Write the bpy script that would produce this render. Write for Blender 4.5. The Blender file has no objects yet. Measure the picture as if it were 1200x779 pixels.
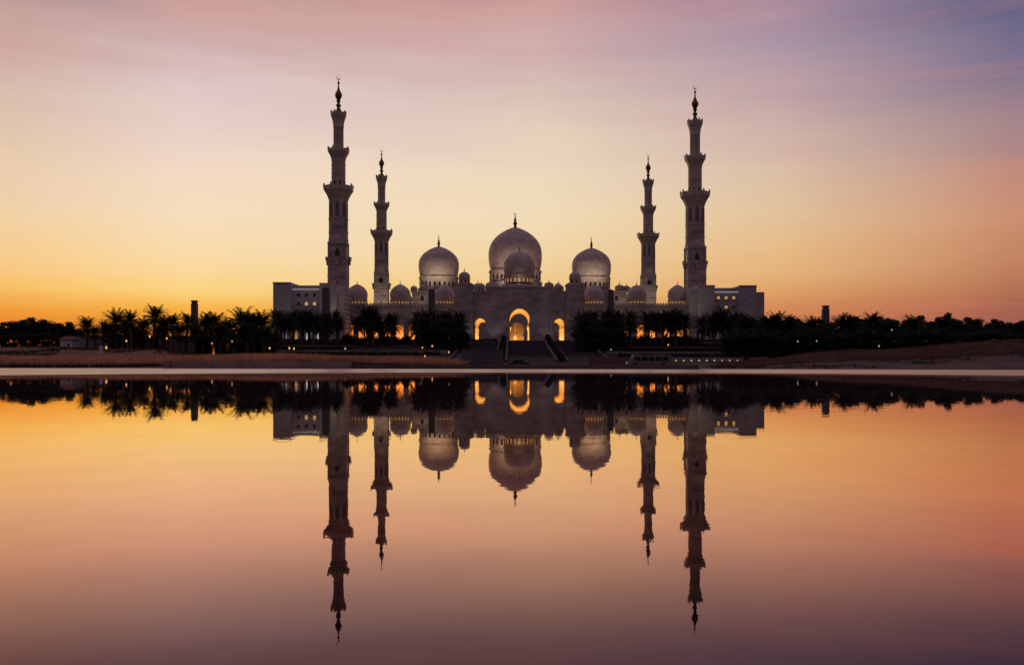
import bpy, bmesh, math, random
import numpy as np
from mathutils import Vector, Matrix
random.seed(7); rng = np.random.default_rng(7)
PI = math.pi
scene = bpy.context.scene
C = scene.collection

# ------------------------------------------------------------------ camera
CAMZ = 1.2; HOR = 418.85; F = 1050.0
cd = bpy.data.cameras.new('camera'); cam = bpy.data.objects.new('camera', cd); C.objects.link(cam)
cam.location = (0, 0, CAMZ); cam.rotation_euler = (PI/2, 0, 0)
cd.sensor_width = 36; cd.lens = 31.5; cd.shift_y = 29.35/1200; cd.clip_end = 8000; cd.clip_start = .1
scene.camera = cam
scene.view_settings.view_transform = 'Standard'; scene.view_settings.look = 'None'
scene.view_settings.exposure = 0; scene.view_settings.gamma = 1
scene.render.resolution_x = 1024; scene.render.resolution_y = 664

def lin(c):
    r = []
    for v in c[:3]:
        v = v/255.0
        r.append(v/12.92 if v <= .04045 else ((v+.055)/1.055)**2.4)
    return (r[0], r[1], r[2], 1)

# ------------------------------------------------------------------ dusk sky
w = bpy.data.worlds.new('World'); scene.world = w; w.use_nodes = True
nt = w.node_tree; nt.nodes.clear(); N = nt.nodes.new; L = nt.links.new
SUN_AZ = math.radians(-21); SUN_EL = math.radians(1.0)
def wmath(op, a, b=None, cl=False):
    n = N('ShaderNodeMath'); n.operation = op; n.use_clamp = cl
    for i, v in enumerate((a, b)):
        if v is None: continue
        if isinstance(v, (int, float)): n.inputs[i].default_value = v
        else: L(v, n.inputs[i])
    return n.outputs[0]
tc = N('ShaderNodeTexCoord'); sx = N('ShaderNodeSeparateXYZ'); L(tc.outputs['Generated'], sx.inputs[0])
X_, Y_, Z_ = sx.outputs
hyp = wmath('SQRT', wmath('ADD', wmath('MULTIPLY', X_, X_), wmath('MULTIPLY', Y_, Y_)))
elev = wmath('MULTIPLY', wmath('ARCTAN2', Z_, hyp), 2/PI)            # 0 horizon, 1 zenith
azi = wmath('MULTIPLY', wmath('ARCTAN2', X_, Y_), 180/PI)             # degrees, 0 straight ahead
# soft streaky clouds shift the lookup a little
mp = N('ShaderNodeMapping'); L(tc.outputs['Generated'], mp.inputs[0]); mp.inputs['Scale'].default_value = (1.5, 1.5, 11)
mp.inputs['Rotation'].default_value = (0.0, 0.07, 0)
nz = N('ShaderNodeTexNoise'); L(mp.outputs[0], nz.inputs['Vector']); nz.inputs['Scale'].default_value = 2.2
nz.inputs['Detail'].default_value = 6; nz.inputs['Roughness'].default_value = .6
nzc = wmath('SUBTRACT', nz.outputs[0], .5)
mask = N('ShaderNodeMapRange'); L(elev, mask.inputs[0]); mask.inputs[1].default_value = .0; mask.inputs[2].default_value = .12
elev2 = wmath('ADD', elev, wmath('MULTIPLY', wmath('MULTIPLY', nzc, .05), mask.outputs[0]))
ys = [-20, 0, 50, 100, 150, 200, 250, 300, 340, 365, 395]
T = {15: [(160,142,150),(182,152,148),(206,168,156),(213,184,165),(222,193,166),(232,202,165),(238,206,158),(243,200,133),(244,188,92),(234,150,50),(205,95,40)],
 215: [(190,152,150),(205,160,150),(206,172,162),(222,195,178),(232,205,180),(240,212,178),(243,215,170),(245,212,145),(245,202,100),(240,168,48),(225,120,40)],
 635: [(190,148,152),(205,157,151),(206,165,160),(215,180,165),(224,192,170),(235,205,172),(240,208,165),(240,200,145),(238,185,110),(232,165,80),(220,130,60)],
 915: [(150,125,150),(165,131,150),(170,140,155),(188,145,150),(205,162,152),(218,175,150),(225,180,140),(230,170,115),(222,145,85),(210,125,75),(190,100,70)],
 1185: [(92,92,126),(100,98,130),(120,108,138),(140,118,138),(165,130,135),(190,136,125),(204,140,110),(195,130,98),(178,108,80),(165,95,80),(150,85,80)]}
ADJ = {15: (2, 8), 215: (4, 19), 635: (10, 16), 915: (14, 16), 1185: (3, 2)}      # small colour corrections away from the zenith and horizon rows
for kx, (dg, db) in ADJ.items():
    T[kx] = [(r_, g_+dg*k_, b_+db*k_) for (r_, g_, b_), k_ in zip(T[kx], (0, .2, .6, 1, 1, 1, 1, 1.1, 1.2, .6, 0))]
def ramp(stops):
    r = N('ShaderNodeValToRGB'); L(elev2, r.inputs[0]); e = r.color_ramp.elements
    stops = sorted(stops)
    e[0].position = stops[0][0]; e[0].color = stops[0][1]
    e[1].position = stops[-1][0]; e[1].color = stops[-1][1]
    for p, c in stops[1:-1]:
        q = e.new(p); q.color = c
    return r.outputs[0]
ramps = []
for px_, cols in T.items():
    az = math.atan((px_-600)/F); st = []
    for y, c in zip(ys, cols):
        el = math.atan((HOR-y)/F*math.cos(az))
        st.append((el/(PI/2), lin(c)))
    st.append((.36, lin(tuple(v*.72 for v in cols[0])))); st.append((.6, lin((136, 110, 128)))); st.append((1, lin((106, 92, 120))))
    ramps.append((math.degrees(az), ramp(st)))
def mixc(fac, a, b):
    m = N('ShaderNodeMix'); m.data_type = 'RGBA'; L(fac, m.inputs[0]); L(a, m.inputs[6]); L(b, m.inputs[7]); return m.outputs[2]
def step(src, a, b):
    m = N('ShaderNodeMapRange'); m.interpolation_type = 'SMOOTHSTEP' if abs(b-a) > 25 else 'LINEAR'
    L(src, m.inputs[0]); m.inputs[1].default_value = a; m.inputs[2].default_value = b; return m.outputs[0]
cur = ramps[0][1]
for i in range(1, 5): cur = mixc(step(azi, ramps[i-1][0], ramps[i][0]), cur, ramps[i][1])
back = ramp([(0, lin((80, 67, 64))), (.08, lin((89, 72, 72))), (.2, lin((89, 75, 80))), (.5, lin((100, 86, 108))), (1, lin((106, 92, 120)))])
aabs = wmath('ABSOLUTE', wmath('ADD', azi, 2))
cur = mixc(step(aabs, 33, 92), cur, back)
mp3 = N('ShaderNodeMapping'); L(tc.outputs['Generated'], mp3.inputs[0]); mp3.inputs['Scale'].default_value = (1.3, 1.3, 14); mp3.inputs['Rotation'].default_value = (.05, .12, .2)
nz3 = N('ShaderNodeTexNoise'); L(mp3.outputs[0], nz3.inputs['Vector']); nz3.inputs['Scale'].default_value = 3.4; nz3.inputs['Detail'].default_value = 9; nz3.inputs['Roughness'].default_value = .62
nz3.inputs['Distortion'].default_value = .4
cm = N('ShaderNodeMapRange'); L(nz3.outputs[0], cm.inputs[0]); cm.inputs[1].default_value = .52; cm.inputs[2].default_value = .72; cm.inputs[4].default_value = .26
ch = N('ShaderNodeMapRange'); L(elev, ch.inputs[0]); ch.inputs[1].default_value = .12; ch.inputs[2].default_value = .24
cl = N('ShaderNodeMapRange'); L(azi, cl.inputs[0]); cl.inputs[1].default_value = 8; cl.inputs[2].default_value = 26; cl.inputs[4].default_value = .8
cur = mixc(wmath('MULTIPLY', cm.outputs[0], wmath('MAXIMUM', ch.outputs[0], cl.outputs[0])), cur, mixc(ch.outputs[0], (lambda n: (setattr(n.outputs[0], 'default_value', lin((226, 140, 105))), n.outputs[0])[1])(N('ShaderNodeRGB')), (lambda n: (setattr(n.outputs[0], 'default_value', lin((214, 152, 150))), n.outputs[0])[1])(N('ShaderNodeRGB'))))
sky = N('ShaderNodeTexSky'); sky.sky_type = 'NISHITA'; sky.sun_disc = False
sky.sun_elevation = SUN_EL; sky.sun_rotation = SUN_AZ
sm = N('ShaderNodeVectorMath'); sm.operation = 'SCALE'; L(sky.outputs[0], sm.inputs[0]); sm.inputs['Scale'].default_value = .003
ad = N('ShaderNodeVectorMath'); ad.operation = 'ADD'; L(cur, ad.inputs[0]); L(sm.outputs[0], ad.inputs[1])
bg = N('ShaderNodeBackground'); L(ad.outputs[0], bg.inputs[0]); bg.inputs[1].default_value = 1.0
ow = N('ShaderNodeOutputWorld'); L(bg.outputs[0], ow.inputs[0])

def lamp(kind, loc, energy, color, name, **kw):
    l = bpy.data.lights.new(name, kind); l.energy = energy; l.color = color
    for k, v in kw.items():
        if k not in ('rot', 'aim'): setattr(l, k, v)
    o = bpy.data.objects.new(name, l); C.objects.link(o); o.location = loc
    if 'rot' in kw: o.rotation_euler = kw['rot']
    if 'aim' in kw: o.rotation_euler = (Vector(kw['aim'])-Vector(loc)).to_track_quat('-Z', 'Y').to_euler()
    return o
sd = Vector((math.sin(SUN_AZ)*math.cos(SUN_EL), math.cos(SUN_AZ)*math.cos(SUN_EL), math.sin(SUN_EL)))
lamp('SUN', (0, 0, 200), .12, (1, .55, .25), 'sun', angle=math.radians(.5), aim=tuple(Vector((0, 0, 200))-sd))

# ------------------------------------------------------------------ materials
MATS = {}
def mat(name, col, rough=.8, metal=0, var=0, scale=1.0, emit=None, es=1, trans=0, spec=None, ior=None, bump=0, stretch=(1, 1, 1), col2=None, tile=None):
    m = bpy.data.materials.new(name); m.use_nodes = True; t = m.node_tree; b = t.nodes['Principled BSDF']
    b.inputs['Base Color'].default_value = (*col, 1); b.inputs['Roughness'].default_value = rough; b.inputs['Metallic'].default_value = metal
    if spec is not None: b.inputs['Specular IOR Level'].default_value = spec
    if ior: b.inputs['IOR'].default_value = ior
    tcn = t.nodes.new('ShaderNodeTexCoord'); mpn = t.nodes.new('ShaderNodeMapping'); t.links.new(tcn.outputs['Object'], mpn.inputs[0])
    mpn.inputs['Scale'].default_value = stretch
    n = t.nodes.new('ShaderNodeTexNoise'); t.links.new(mpn.outputs[0], n.inputs['Vector']); n.inputs['Scale'].default_value = scale
    n.inputs['Detail'].default_value = 5; n.inputs['Roughness'].default_value = .6
    r = t.nodes.new('ShaderNodeValToRGB'); t.links.new(n.outputs[0], r.inputs[0])
    c2 = col2 or tuple(min(1, v*(1+var)) for v in col); c1 = tuple(v*(1-var) for v in col)
    r.color_ramp.elements[0].position = .32; r.color_ramp.elements[1].position = .68
    r.color_ramp.elements[0].color = (*c1, 1); r.color_ramp.elements[1].color = (*c2, 1)
    out = r.outputs[0]
    if tile:
        br = t.nodes.new('ShaderNodeTexBrick'); mp2 = t.nodes.new('ShaderNodeMapping'); t.links.new(tcn.outputs['Object'], mp2.inputs[0])
        mp2.inputs['Rotation'].default_value = tile[2]
        t.links.new(mp2.outputs[0], br.inputs['Vector']); br.inputs['Scale'].default_value = 1
        br.inputs['Brick Width'].default_value = tile[0]; br.inputs['Row Height'].default_value = tile[1]
        br.inputs['Mortar Size'].default_value = tile[3]; br.offset = .5
        br.inputs['Color1'].default_value = (1, 1, 1, 1); br.inputs['Color2'].default_value = (.82, .82, .82, 1); br.inputs['Mortar'].default_value = (.5, .5, .5, 1)
        mm = t.nodes.new('ShaderNodeMix'); mm.data_type = 'RGBA'; mm.blend_type = 'MULTIPLY'; mm.inputs[0].default_value = 1
        t.links.new(out, mm.inputs[6]); t.links.new(br.outputs[0], mm.inputs[7]); out = mm.outputs[2]
    t.links.new(out, b.inputs['Base Color'])
    if bump:
        bp = t.nodes.new('ShaderNodeBump'); bp.inputs['Strength'].default_value = bump; t.links.new(n.outputs[0], bp.inputs['Height']); t.links.new(bp.outputs[0], b.inputs['Normal'])
    if emit:
        b.inputs['Emission Color'].default_value = (*emit, 1); b.inputs['Emission Strength'].default_value = es
    if trans:
        tr = t.nodes.new('ShaderNodeBsdfTranslucent'); t.links.new(out, tr.inputs[0]); mx = t.nodes.new('ShaderNodeMixShader'); mx.inputs[0].default_value = trans
        t.links.new(b.outputs[0], mx.inputs[1]); t.links.new(tr.outputs[0], mx.inputs[2]); t.links.new(mx.outputs[0], t.nodes['Material Output'].inputs[0])
    MATS[name] = m; return m
marble = mat('white_marble', (.56, .48, .45), .5, var=.42, scale=.13, stretch=(1, 1, 2.2), tile=(2.4, 1.2, (PI/2, 0, 0), .03))  # blotchy variation paints the cloud pattern of projected light into the stone colour
marble_r = mat('round_marble', (.6, .51, .44), .5, var=.25, scale=.3, stretch=(1, 1, 1.5))
stone = mat('annex_stone', (.55, .53, .55), .6, var=.1, scale=.3, tile=(1.8, .9, (PI/2, 0, 0), .03))
gold = mat('gilded_metal', (.2, .12, .06), .35, metal=1, var=.1)
darkvoid = mat('dark_glass', (.02, .02, .03), .15)
litwin = mat('lit_window', (.8, .5, .2), .5, emit=(1, .55, .18), es=.5)
litwhite = mat('light_strip', (.9, .9, .9), .5, emit=(.75, .74, .85), es=.28)
drumlit = mat('lit_drum_window', (.8, .5, .2), .5, emit=(1, .5, .14), es=.3)
hot = mat('warm_lamp', (.9, .6, .3), .5, emit=(1, .42, .12), es=1.3)
hotw = mat('pale_lamp', (.9, .85, .7), .5, emit=(1, .82, .55), es=.45)
frond = mat('palm_leaf', (.035, .05, .022), .75, var=.3, scale=.8, trans=.15)
trunkm = mat('palm_bark', (.13, .09, .06), .95, var=.35, scale=3, bump=.6, stretch=(1, 1, 4))
leaf = mat('tree_leaf', (.03, .042, .02), .8, var=.35, scale=.6, trans=.12)
hedgem = mat('hedge_leaf', (.028, .042, .02), .85, var=.35, scale=1.5)
bark = mat('tree_bark', (.1, .075, .055), .95, var=.3, scale=3, bump=.5)
reed = mat('dry_grass', (.72, .39, .24), .85, var=.35, scale=.25, trans=.4)
scrub = mat('dark_grass', (.06, .055, .035), .9, var=.4, scale=.4, trans=.2)
conc = mat('pale_concrete', (.33, .27, .25), .85, var=.15, scale=.8, tile=(2.4, 4, (PI/2, 0, 0), .02))
wallp = mat('plastered_wall', (.34, .3, .33), .85, var=.12, scale=.3)
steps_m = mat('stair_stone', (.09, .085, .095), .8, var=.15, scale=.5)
copem = mat('coping_stone', (.2, .18, .18), .75, var=.1, scale=.6)
asph = mat('asphalt', (.045, .045, .05), .9, var=.2, scale=1.5)
redroof = mat('red_roof', (.3, .07, .05), .7, var=.15)
whitep = mat('white_paint', (.7, .7, .72), .6, var=.05)
metalg = mat('grey_metal', (.12, .12, .13), .5, var=.1)
carp = mat('dark_car_paint', (.02, .025, .035), .25, var=.05)
busp = mat('pale_bus_paint', (.2, .21, .24), .35, var=.05)
glass = mat('vehicle_glass', (.02, .025, .03), .08)
rubber = mat('tyre_rubber', (.02, .02, .02), .9)
robe = mat('white_cloth', (.72, .7, .74), .9, var=.05)
skin = mat('skin', (.3, .17, .11), .6); hairm = mat('dark_hair', (.02, .015, .012), .8)
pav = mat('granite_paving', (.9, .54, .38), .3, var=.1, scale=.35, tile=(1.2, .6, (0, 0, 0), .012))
groundm = bpy.data.materials.new('earth_and_lawn')

# ------------------------------------------------------------------ mesh helpers
class MB:
    def __init__(s): s.v = []; s.f = []; s.cuts = []
    def add(s, v, f):
        s.cuts.append((len(s.v), len(s.f))); o = len(s.v); s.v += [tuple(p) for p in v]; s.f += [tuple(i+o for i in q) for q in f]; return s
    def box(s, x0, x1, y0, y1, z0, z1):
        return s.add([(x0,y0,z0),(x1,y0,z0),(x1,y1,z0),(x0,y1,z0),(x0,y0,z1),(x1,y0,z1),(x1,y1,z1),(x0,y1,z1)],
                     [(0,3,2,1),(4,5,6,7),(0,1,5,4),(1,2,6,5),(2,3,7,6),(3,0,4,7)])
    def lathe(s, prof, n=24, cx=0, cy=0, cz=0, rot=0):
        v = []; f = []
        for r, z in prof:
            for k in range(n):
                a = rot+2*PI*k/n; v.append((cx+max(r, 1e-4)*math.cos(a), cy+max(r, 1e-4)*math.sin(a), cz+z))
        m = len(prof)
        for i in range(m-1):
            for k in range(n):
                a, b = i*n+k, i*n+(k+1) % n; f.append((a, b, b+n, a+n))
        f.append(tuple(range(n))[::-1]); f.append(tuple((m-1)*n+k for k in range(n)))
        return s.add(v, f)
    def tube(s, pts, rad, n=6):
        v = []; f = []; P = [Vector(p) for p in pts]
        for i, p in enumerate(P):
            d = (P[min(i+1, len(P)-1)]-P[max(i-1, 0)]).normalized()
            a = d.orthogonal().normalized() if abs(d.z) > .9 else d.cross(Vector((0, 0, 1))).normalized()
            b = d.cross(a); r = rad[i] if hasattr(rad, '__len__') else rad
            for k in range(n):
                t = 2*PI*k/n; v.append(p+a*r*math.cos(t)+b*r*math.sin(t))
        for i in range(len(P)-1):
            for k in range(n):
                a, b = i*n+k, i*n+(k+1) % n; f.append((a, b, b+n, a+n))
        f.append(tuple(range(n))[::-1]); f.append(tuple((len(P)-1)*n+k for k in range(n)))
        return s.add(v, f)
    def prism_y(s, poly, y0, y1):       # poly in (x,z) extruded along y
        n = len(poly); v = [(x, y0, z) for x, z in poly]+[(x, y1, z) for x, z in poly]
        f = [tuple(range(n)), tuple(range(2*n-1, n-1, -1))]+[(i, i+n, (i+1) % n+n, (i+1) % n) for i in range(n)]
        return s.add(v, f)
    def each(s, name, m, parent=None, smooth=False):
        vv, ff, cuts = s.v, s.f, s.cuts+[(len(s.v), len(s.f))]; out = []
        for (a, b), (c, d) in zip(cuts[:-1], cuts[1:]):
            q = MB(); q.v = vv[a:c]; q.f = [tuple(i-a for i in f) for f in ff[b:d]]; out.append(q.build(name, m, parent, smooth))
        return out
    def build(s, name, m, parent=None, smooth=False, bevel=0):
        me = bpy.data.meshes.new(name); me.from_pydata(s.v, [], s.f); me.update()
        bm = bmesh.new(); bm.from_mesh(me); bmesh.ops.recalc_face_normals(bm, faces=bm.faces); bm.to_mesh(me); bm.free()
        if smooth:
            me.polygons.foreach_set('use_smooth', [True]*len(me.polygons)); me.set_sharp_from_angle(angle=math.radians(32))
        me.materials.append(m); o = bpy.data.objects.new(name, me); C.objects.link(o)
        if parent: o.parent = parent
        if bevel:
            b = o.modifiers.new('bevel', 'BEVEL'); b.width = bevel; b.segments = 2; b.limit_method = 'ANGLE'
        return o
def npmesh(name, V, Fq, m, parent=None):
    me = bpy.data.meshes.new(name); V = np.asarray(V, dtype=np.float32); Fq = np.asarray(Fq, dtype=np.int32); k = Fq.shape[1]
    me.vertices.add(len(V)); me.vertices.foreach_set('co', V.ravel()); me.loops.add(Fq.size); me.loops.foreach_set('vertex_index', Fq.ravel())
    me.polygons.add(len(Fq)); me.polygons.foreach_set('loop_start', np.arange(0, Fq.size, k, dtype=np.int32)); me.update(calc_edges=True); me.validate()
    me.materials.append(m); o = bpy.data.objects.new(name, me); C.objects.link(o)
    if parent: o.parent = parent
    return o
def tag(o, label=None, cat=None, group=None, kind=None):
    if label: o['label'] = label
    if cat: o['category'] = cat
    if group: o['group'] = group
    if kind: o['kind'] = kind
    return o
def empty(name, loc, label, cat, group=None, rz=0, sc=1):
    o = bpy.data.objects.new(name, None); C.objects.link(o); o.location = loc; o.rotation_euler = (0, 0, rz); o.scale = (sc,)*3
    return tag(o, label, cat, group)
def copy_tree(o, parent=None):
    c = o.copy(); C.objects.link(c); c.parent = parent
    for ch in list(o.children): copy_tree(ch, c)
    return c
def sx_(px, D): return (px-600)*D/F
def sz_(py, D): return CAMZ+(HOR-py)*D/F
def wall_holes(outer, holes, y0, y1, skip_sides=False):   # plan in (x,z), thickness along y
    bm = bmesh.new(); loops = []
    for poly in [outer]+holes:
        vs = [bm.verts.new((x, y0, z)) for x, z in poly]
        for i in range(len(vs)): bm.edges.new((vs[i], vs[(i+1) % len(vs)]))
        loops.append(len(vs))
    bmesh.ops.triangle_fill(bm, use_beauty=True, edges=list(bm.edges))
    bm.verts.index_update(); V = [tuple(v.co) for v in bm.verts]; Fc = [tuple(v.index for v in f.verts) for f in bm.faces]; bm.free()
    n = len(V); m = MB(); Vb = [(x, y1, z) for x, y, z in V]; fs = Fc+[tuple(i+n for i in q[::-1]) for q in Fc]; o = 0
    for k in loops:
        for i in range(k): a, b = o+i, o+(i+1) % k; fs.append((a, b, b+n, a+n))
        o += k
    m.add(V+Vb, fs); return m
def horseshoe(cx, z0, R, h, n=14, pinch=.86, jamb=.95):    # h: total height; counter-clockwise open arch outline
    zc = z0+h-R*1.04; p = []
    zs = zc-R*.5
    p += [(cx+R*jamb, z0), (cx+R*jamb, zs-.35*R), (cx+R*pinch, zs-.25*R)]
    a0 = -math.asin(.5)
    for i in range(n+1):
        a = a0+(PI-2*a0)*i/n; rr = R*(1+.04*max(0, math.sin(a))**6)
        p.append((cx+rr*math.cos(a), zc+rr*math.sin(a)))
    p += [(cx-R*pinch, zs-.25*R), (cx-R*jamb, zs-.35*R), (cx-R*jamb, z0)]
    return p

# ------------------------------------------------------------------ terrain
POOL = (-1.0, 14.0); PR = 55.0
def outer_edge(x): return 91-.136*x*(1 if abs(x) < 90 else 90/abs(x))
tcols = [-600, 0, 150, 320, 545, 600, 850, 1000, 1200, 1900]
trows = [90, 100, 115, 130, 150, 190, 225, 340, 620, 4000]
TZ = [[.0]*10,
 [.3,.3,.3,.5,.05,.0,.1,.5,.75,.9],
 [.7,.6,.6,.7,.2,.0,.15,1.25,2.4,2.6],
 [1.2,1.1,1.0,.7,.25,-.3,.3,1.8,3.1,3.3],
 [1.9,1.75,1.6,.5,-.4,-.65,-.6,1.8,3.4,3.7],
 [3.4,3.3,2.8,.3,-.65,-.65,-.65,1.9,3.6,4],
 [3.8,3.6,3.2,1.0,0,-.1,.0,2.1,3.7,4],
 [4,4,4.4,7.4,7.5,7.5,7.5,5.5,4,4],
 [4,4,5,7.5,7.5,7.5,7.5,6,4,4],
 [3]*10]
def terr(x, y):
    if y < outer_edge(x):
        return -.55 if math.hypot(x-POOL[0], y-POOL[1]) < PR+.5 else -.15
    yy = y-outer_edge(x)+91 if y < 140 else y
    yy = max(yy, 91); t = 600+F*x/max(y, 40)
    i = 0
    while i < 8 and trows[i+1] < yy: i += 1
    j = 0
    while j < 8 and tcols[j+1] < t: j += 1
    u = min(max((yy-trows[i])/(trows[i+1]-trows[i]), 0), 1); v = min(max((t-tcols[j])/(tcols[j+1]-tcols[j]), 0), 1)
    v = v*v*(3-2*v)
    a = TZ[i][j]*(1-v)+TZ[i][j+1]*v; b = TZ[i+1][j]*(1-v)+TZ[i+1][j+1]*v
    z = a*(1-u)+b*u
    if 95 < y < 225: z += (.12*math.sin(x*.31+y*.2)+.08*math.sin(x*.9-y*.13))*min(1, (y-95)/20)*(0 if 560 < t < 800 else 1)
    return z
xs = sorted(set([round(v, 2) for v in list(np.arange(-120, 120.1, 1.5))+list(np.arange(-400, -120, 14))+list(np.arange(120, 401, 14))+list(np.arange(-4000, -400, 300))+list(np.arange(500, 4001, 300))]))
yvals = list(np.arange(-70, 84, 3))+list(np.arange(84, 200, 1.2))+list(np.arange(200, 350, 3))+list(np.arange(350, 700, 20))+[800, 1000, 1400, 2000, 3000, 4500]
yvals = [-4000, -1500, -500, -200, -100]+yvals
V = [(x, y, terr(x, y)) for y in yvals for x in xs]; nx = len(xs)
Fq = [(j*nx+i, j*nx+i+1, (j+1)*nx+i+1, (j+1)*nx+i) for j in range(len(yvals)-1) for i in range(nx-1)]
g = npmesh('ground', V, Fq, groundm); g['kind'] = 'structure'
g.data.polygons.foreach_set('use_smooth', [True]*len(g.data.polygons))
groundm.use_nodes = True; t = groundm.node_tree; b = t.nodes['Principled BSDF']; b.inputs['Roughness'].default_value = .95
geo = t.nodes.new('ShaderNodeNewGeometry'); sp = t.nodes.new('ShaderNodeSeparateXYZ'); t.links.new(geo.outputs[0], sp.inputs[0])
n1 = t.nodes.new('ShaderNodeTexNoise'); n1.inputs['Scale'].default_value = .12; n1.inputs['Detail'].default_value = 8; t.links.new(geo.outputs[0], n1.inputs['Vector'])
r1 = t.nodes.new('ShaderNodeValToRGB'); t.links.new(n1.outputs[0], r1.inputs[0]); r1.color_ramp.elements[0].position = .35; r1.color_ramp.elements[1].position = .65
r1.color_ramp.elements[0].color = (.06, .038, .03, 1); r1.color_ramp.elements[1].color = (.15, .09, .065, 1)
r2 = t.nodes.new('ShaderNodeValToRGB'); t.links.new(n1.outputs[0], r2.inputs[0]); r2.color_ramp.elements[0].color = (.012, .015, .01, 1); r2.color_ramp.elements[1].color = (.03, .032, .02, 1)
mr = t.nodes.new('ShaderNodeMapRange'); t.links.new(sp.outputs[1], mr.inputs[0]); mr.inputs[1].default_value = 196; mr.inputs[2].default_value = 212
mx = t.nodes.new('ShaderNodeMix'); mx.data_type = 'RGBA'; t.links.new(mr.outputs[0], mx.inputs[0]); t.links.new(r1.outputs[0], mx.inputs[6]); t.links.new(r2.outputs[0], mx.inputs[7])
t.links.new(mx.outputs[2], b.inputs['Base Color'])

# water: one sheet inside the round basin
wm = bpy.data.materials.new('still_water'); wm.use_nodes = True; t = wm.node_tree; t.nodes.remove(t.nodes['Principled BSDF'])
# thin water over dark stone: reflection falloff and warm tint painted by view angle
fr = t.nodes.new('ShaderNodeFresnel'); fr.inputs[0].default_value = 1.333
rp_ = t.nodes.new('ShaderNodeValToRGB'); t.links.new(fr.outputs[0], rp_.inputs[0]); e = rp_.color_ramp.elements
WS = [(0.0204, (0.025, 0.02, 0.025)), (0.0804, (0.06, 0.045, 0.05)), (0.1661, (0.185, 0.125, 0.135)), (0.2229, (0.37, 0.235, 0.2)), (0.3177, (0.71, 0.42, 0.33)), (0.4493, (0.88, 0.62, 0.47)), (0.5835, (0.95, 0.8, 0.6)), (0.8963, (0.97, 0.92, 0.84))]
e[0].position, e[0].color = WS[0][0], (*WS[0][1], 1); e[1].position, e[1].color = WS[-1][0], (*WS[-1][1], 1)
for p, c in WS[1:-1]:
    q = e.new(p); q.color = (*c, 1)
gs = t.nodes.new('ShaderNodeBsdfGlossy'); gs.inputs['Roughness'].default_value = .012; t.links.new(rp_.outputs[0], gs.inputs['Color'])
df = t.nodes.new('ShaderNodeBsdfDiffuse'); df.inputs[0].default_value = (.008, .006, .009, 1)
ads = t.nodes.new('ShaderNodeAddShader'); t.links.new(gs.outputs[0], ads.inputs[0]); t.links.new(df.outputs[0], ads.inputs[1]); t.links.new(ads.outputs[0], t.nodes['Material Output'].inputs[0])
geo = t.nodes.new('ShaderNodeNewGeometry'); n1 = t.nodes.new('ShaderNodeTexNoise'); n1.inputs['Scale'].default_value = 1.4; n1.inputs['Detail'].default_value = 4; t.links.new(geo.outputs[0], n1.inputs['Vector'])
bp = t.nodes.new('ShaderNodeBump'); n2 = t.nodes.new('ShaderNodeTexNoise'); n2.inputs['Scale'].default_value = .09; n2.inputs['Detail'].default_value = 5; mq = t.nodes.new('ShaderNodeMapping'); mq.inputs['Scale'].default_value = (.45, 1.6, 1); t.links.new(geo.outputs[0], mq.inputs[0]); t.links.new(mq.outputs[0], n2.inputs['Vector'])
ms = t.nodes.new('ShaderNodeMapRange'); t.links.new(n2.outputs[0], ms.inputs[0]); ms.inputs[1].default_value = .42; ms.inputs[2].default_value = .66; ms.inputs[3].default_value = .03; ms.inputs[4].default_value = .09; t.links.new(ms.outputs[0], bp.inputs['Strength'])
n4 = t.nodes.new('ShaderNodeTexNoise'); n4.inputs['Scale'].default_value = .8; n4.inputs['Detail'].default_value = 9; n4.inputs['Roughness'].default_value = .7; t.links.new(geo.outputs[0], n4.inputs['Vector'])
mv = t.nodes.new('ShaderNodeMapRange'); t.links.new(n4.outputs[0], mv.inputs[0]); mv.inputs[1].default_value = .3; mv.inputs[2].default_value = .7; mv.inputs[3].default_value = .95; mv.inputs[4].default_value = 1.03
vs_ = t.nodes.new('ShaderNodeVectorMath'); vs_.operation = 'SCALE'; t.links.new(rp_.outputs[0], vs_.inputs[0]); t.links.new(mv.outputs[0], vs_.inputs['Scale']); t.links.new(vs_.outputs[0], gs.inputs['Color'])
bp.inputs['Distance'].default_value = .02; t.links.new(n1.outputs[0], bp.inputs['Height']); t.links.new(bp.outputs[0], gs.inputs['Normal'])
NP = 128
V = [(POOL[0]+(PR+.2)*math.cos(2*PI*k/NP), POOL[1]+(PR+.2)*math.sin(2*PI*k/NP), 0) for k in range(NP)]
m = MB(); m.add(V, [tuple(range(NP))]); o = m.build('water', wm); tag(o, kind='structure')
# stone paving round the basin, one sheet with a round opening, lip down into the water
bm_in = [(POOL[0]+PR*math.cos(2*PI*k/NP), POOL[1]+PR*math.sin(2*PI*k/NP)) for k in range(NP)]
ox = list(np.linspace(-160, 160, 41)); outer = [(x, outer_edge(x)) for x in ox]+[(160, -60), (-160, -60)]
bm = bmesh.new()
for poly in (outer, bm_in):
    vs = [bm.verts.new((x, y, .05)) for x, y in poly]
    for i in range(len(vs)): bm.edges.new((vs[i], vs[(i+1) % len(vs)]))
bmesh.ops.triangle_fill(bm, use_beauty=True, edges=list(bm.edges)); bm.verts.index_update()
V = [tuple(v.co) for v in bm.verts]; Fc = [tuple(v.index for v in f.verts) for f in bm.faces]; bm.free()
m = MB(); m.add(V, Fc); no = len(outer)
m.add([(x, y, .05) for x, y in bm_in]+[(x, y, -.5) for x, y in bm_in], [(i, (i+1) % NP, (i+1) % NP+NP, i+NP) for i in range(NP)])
o = m.build('paving', pav); tag(o, kind='structure')
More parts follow.
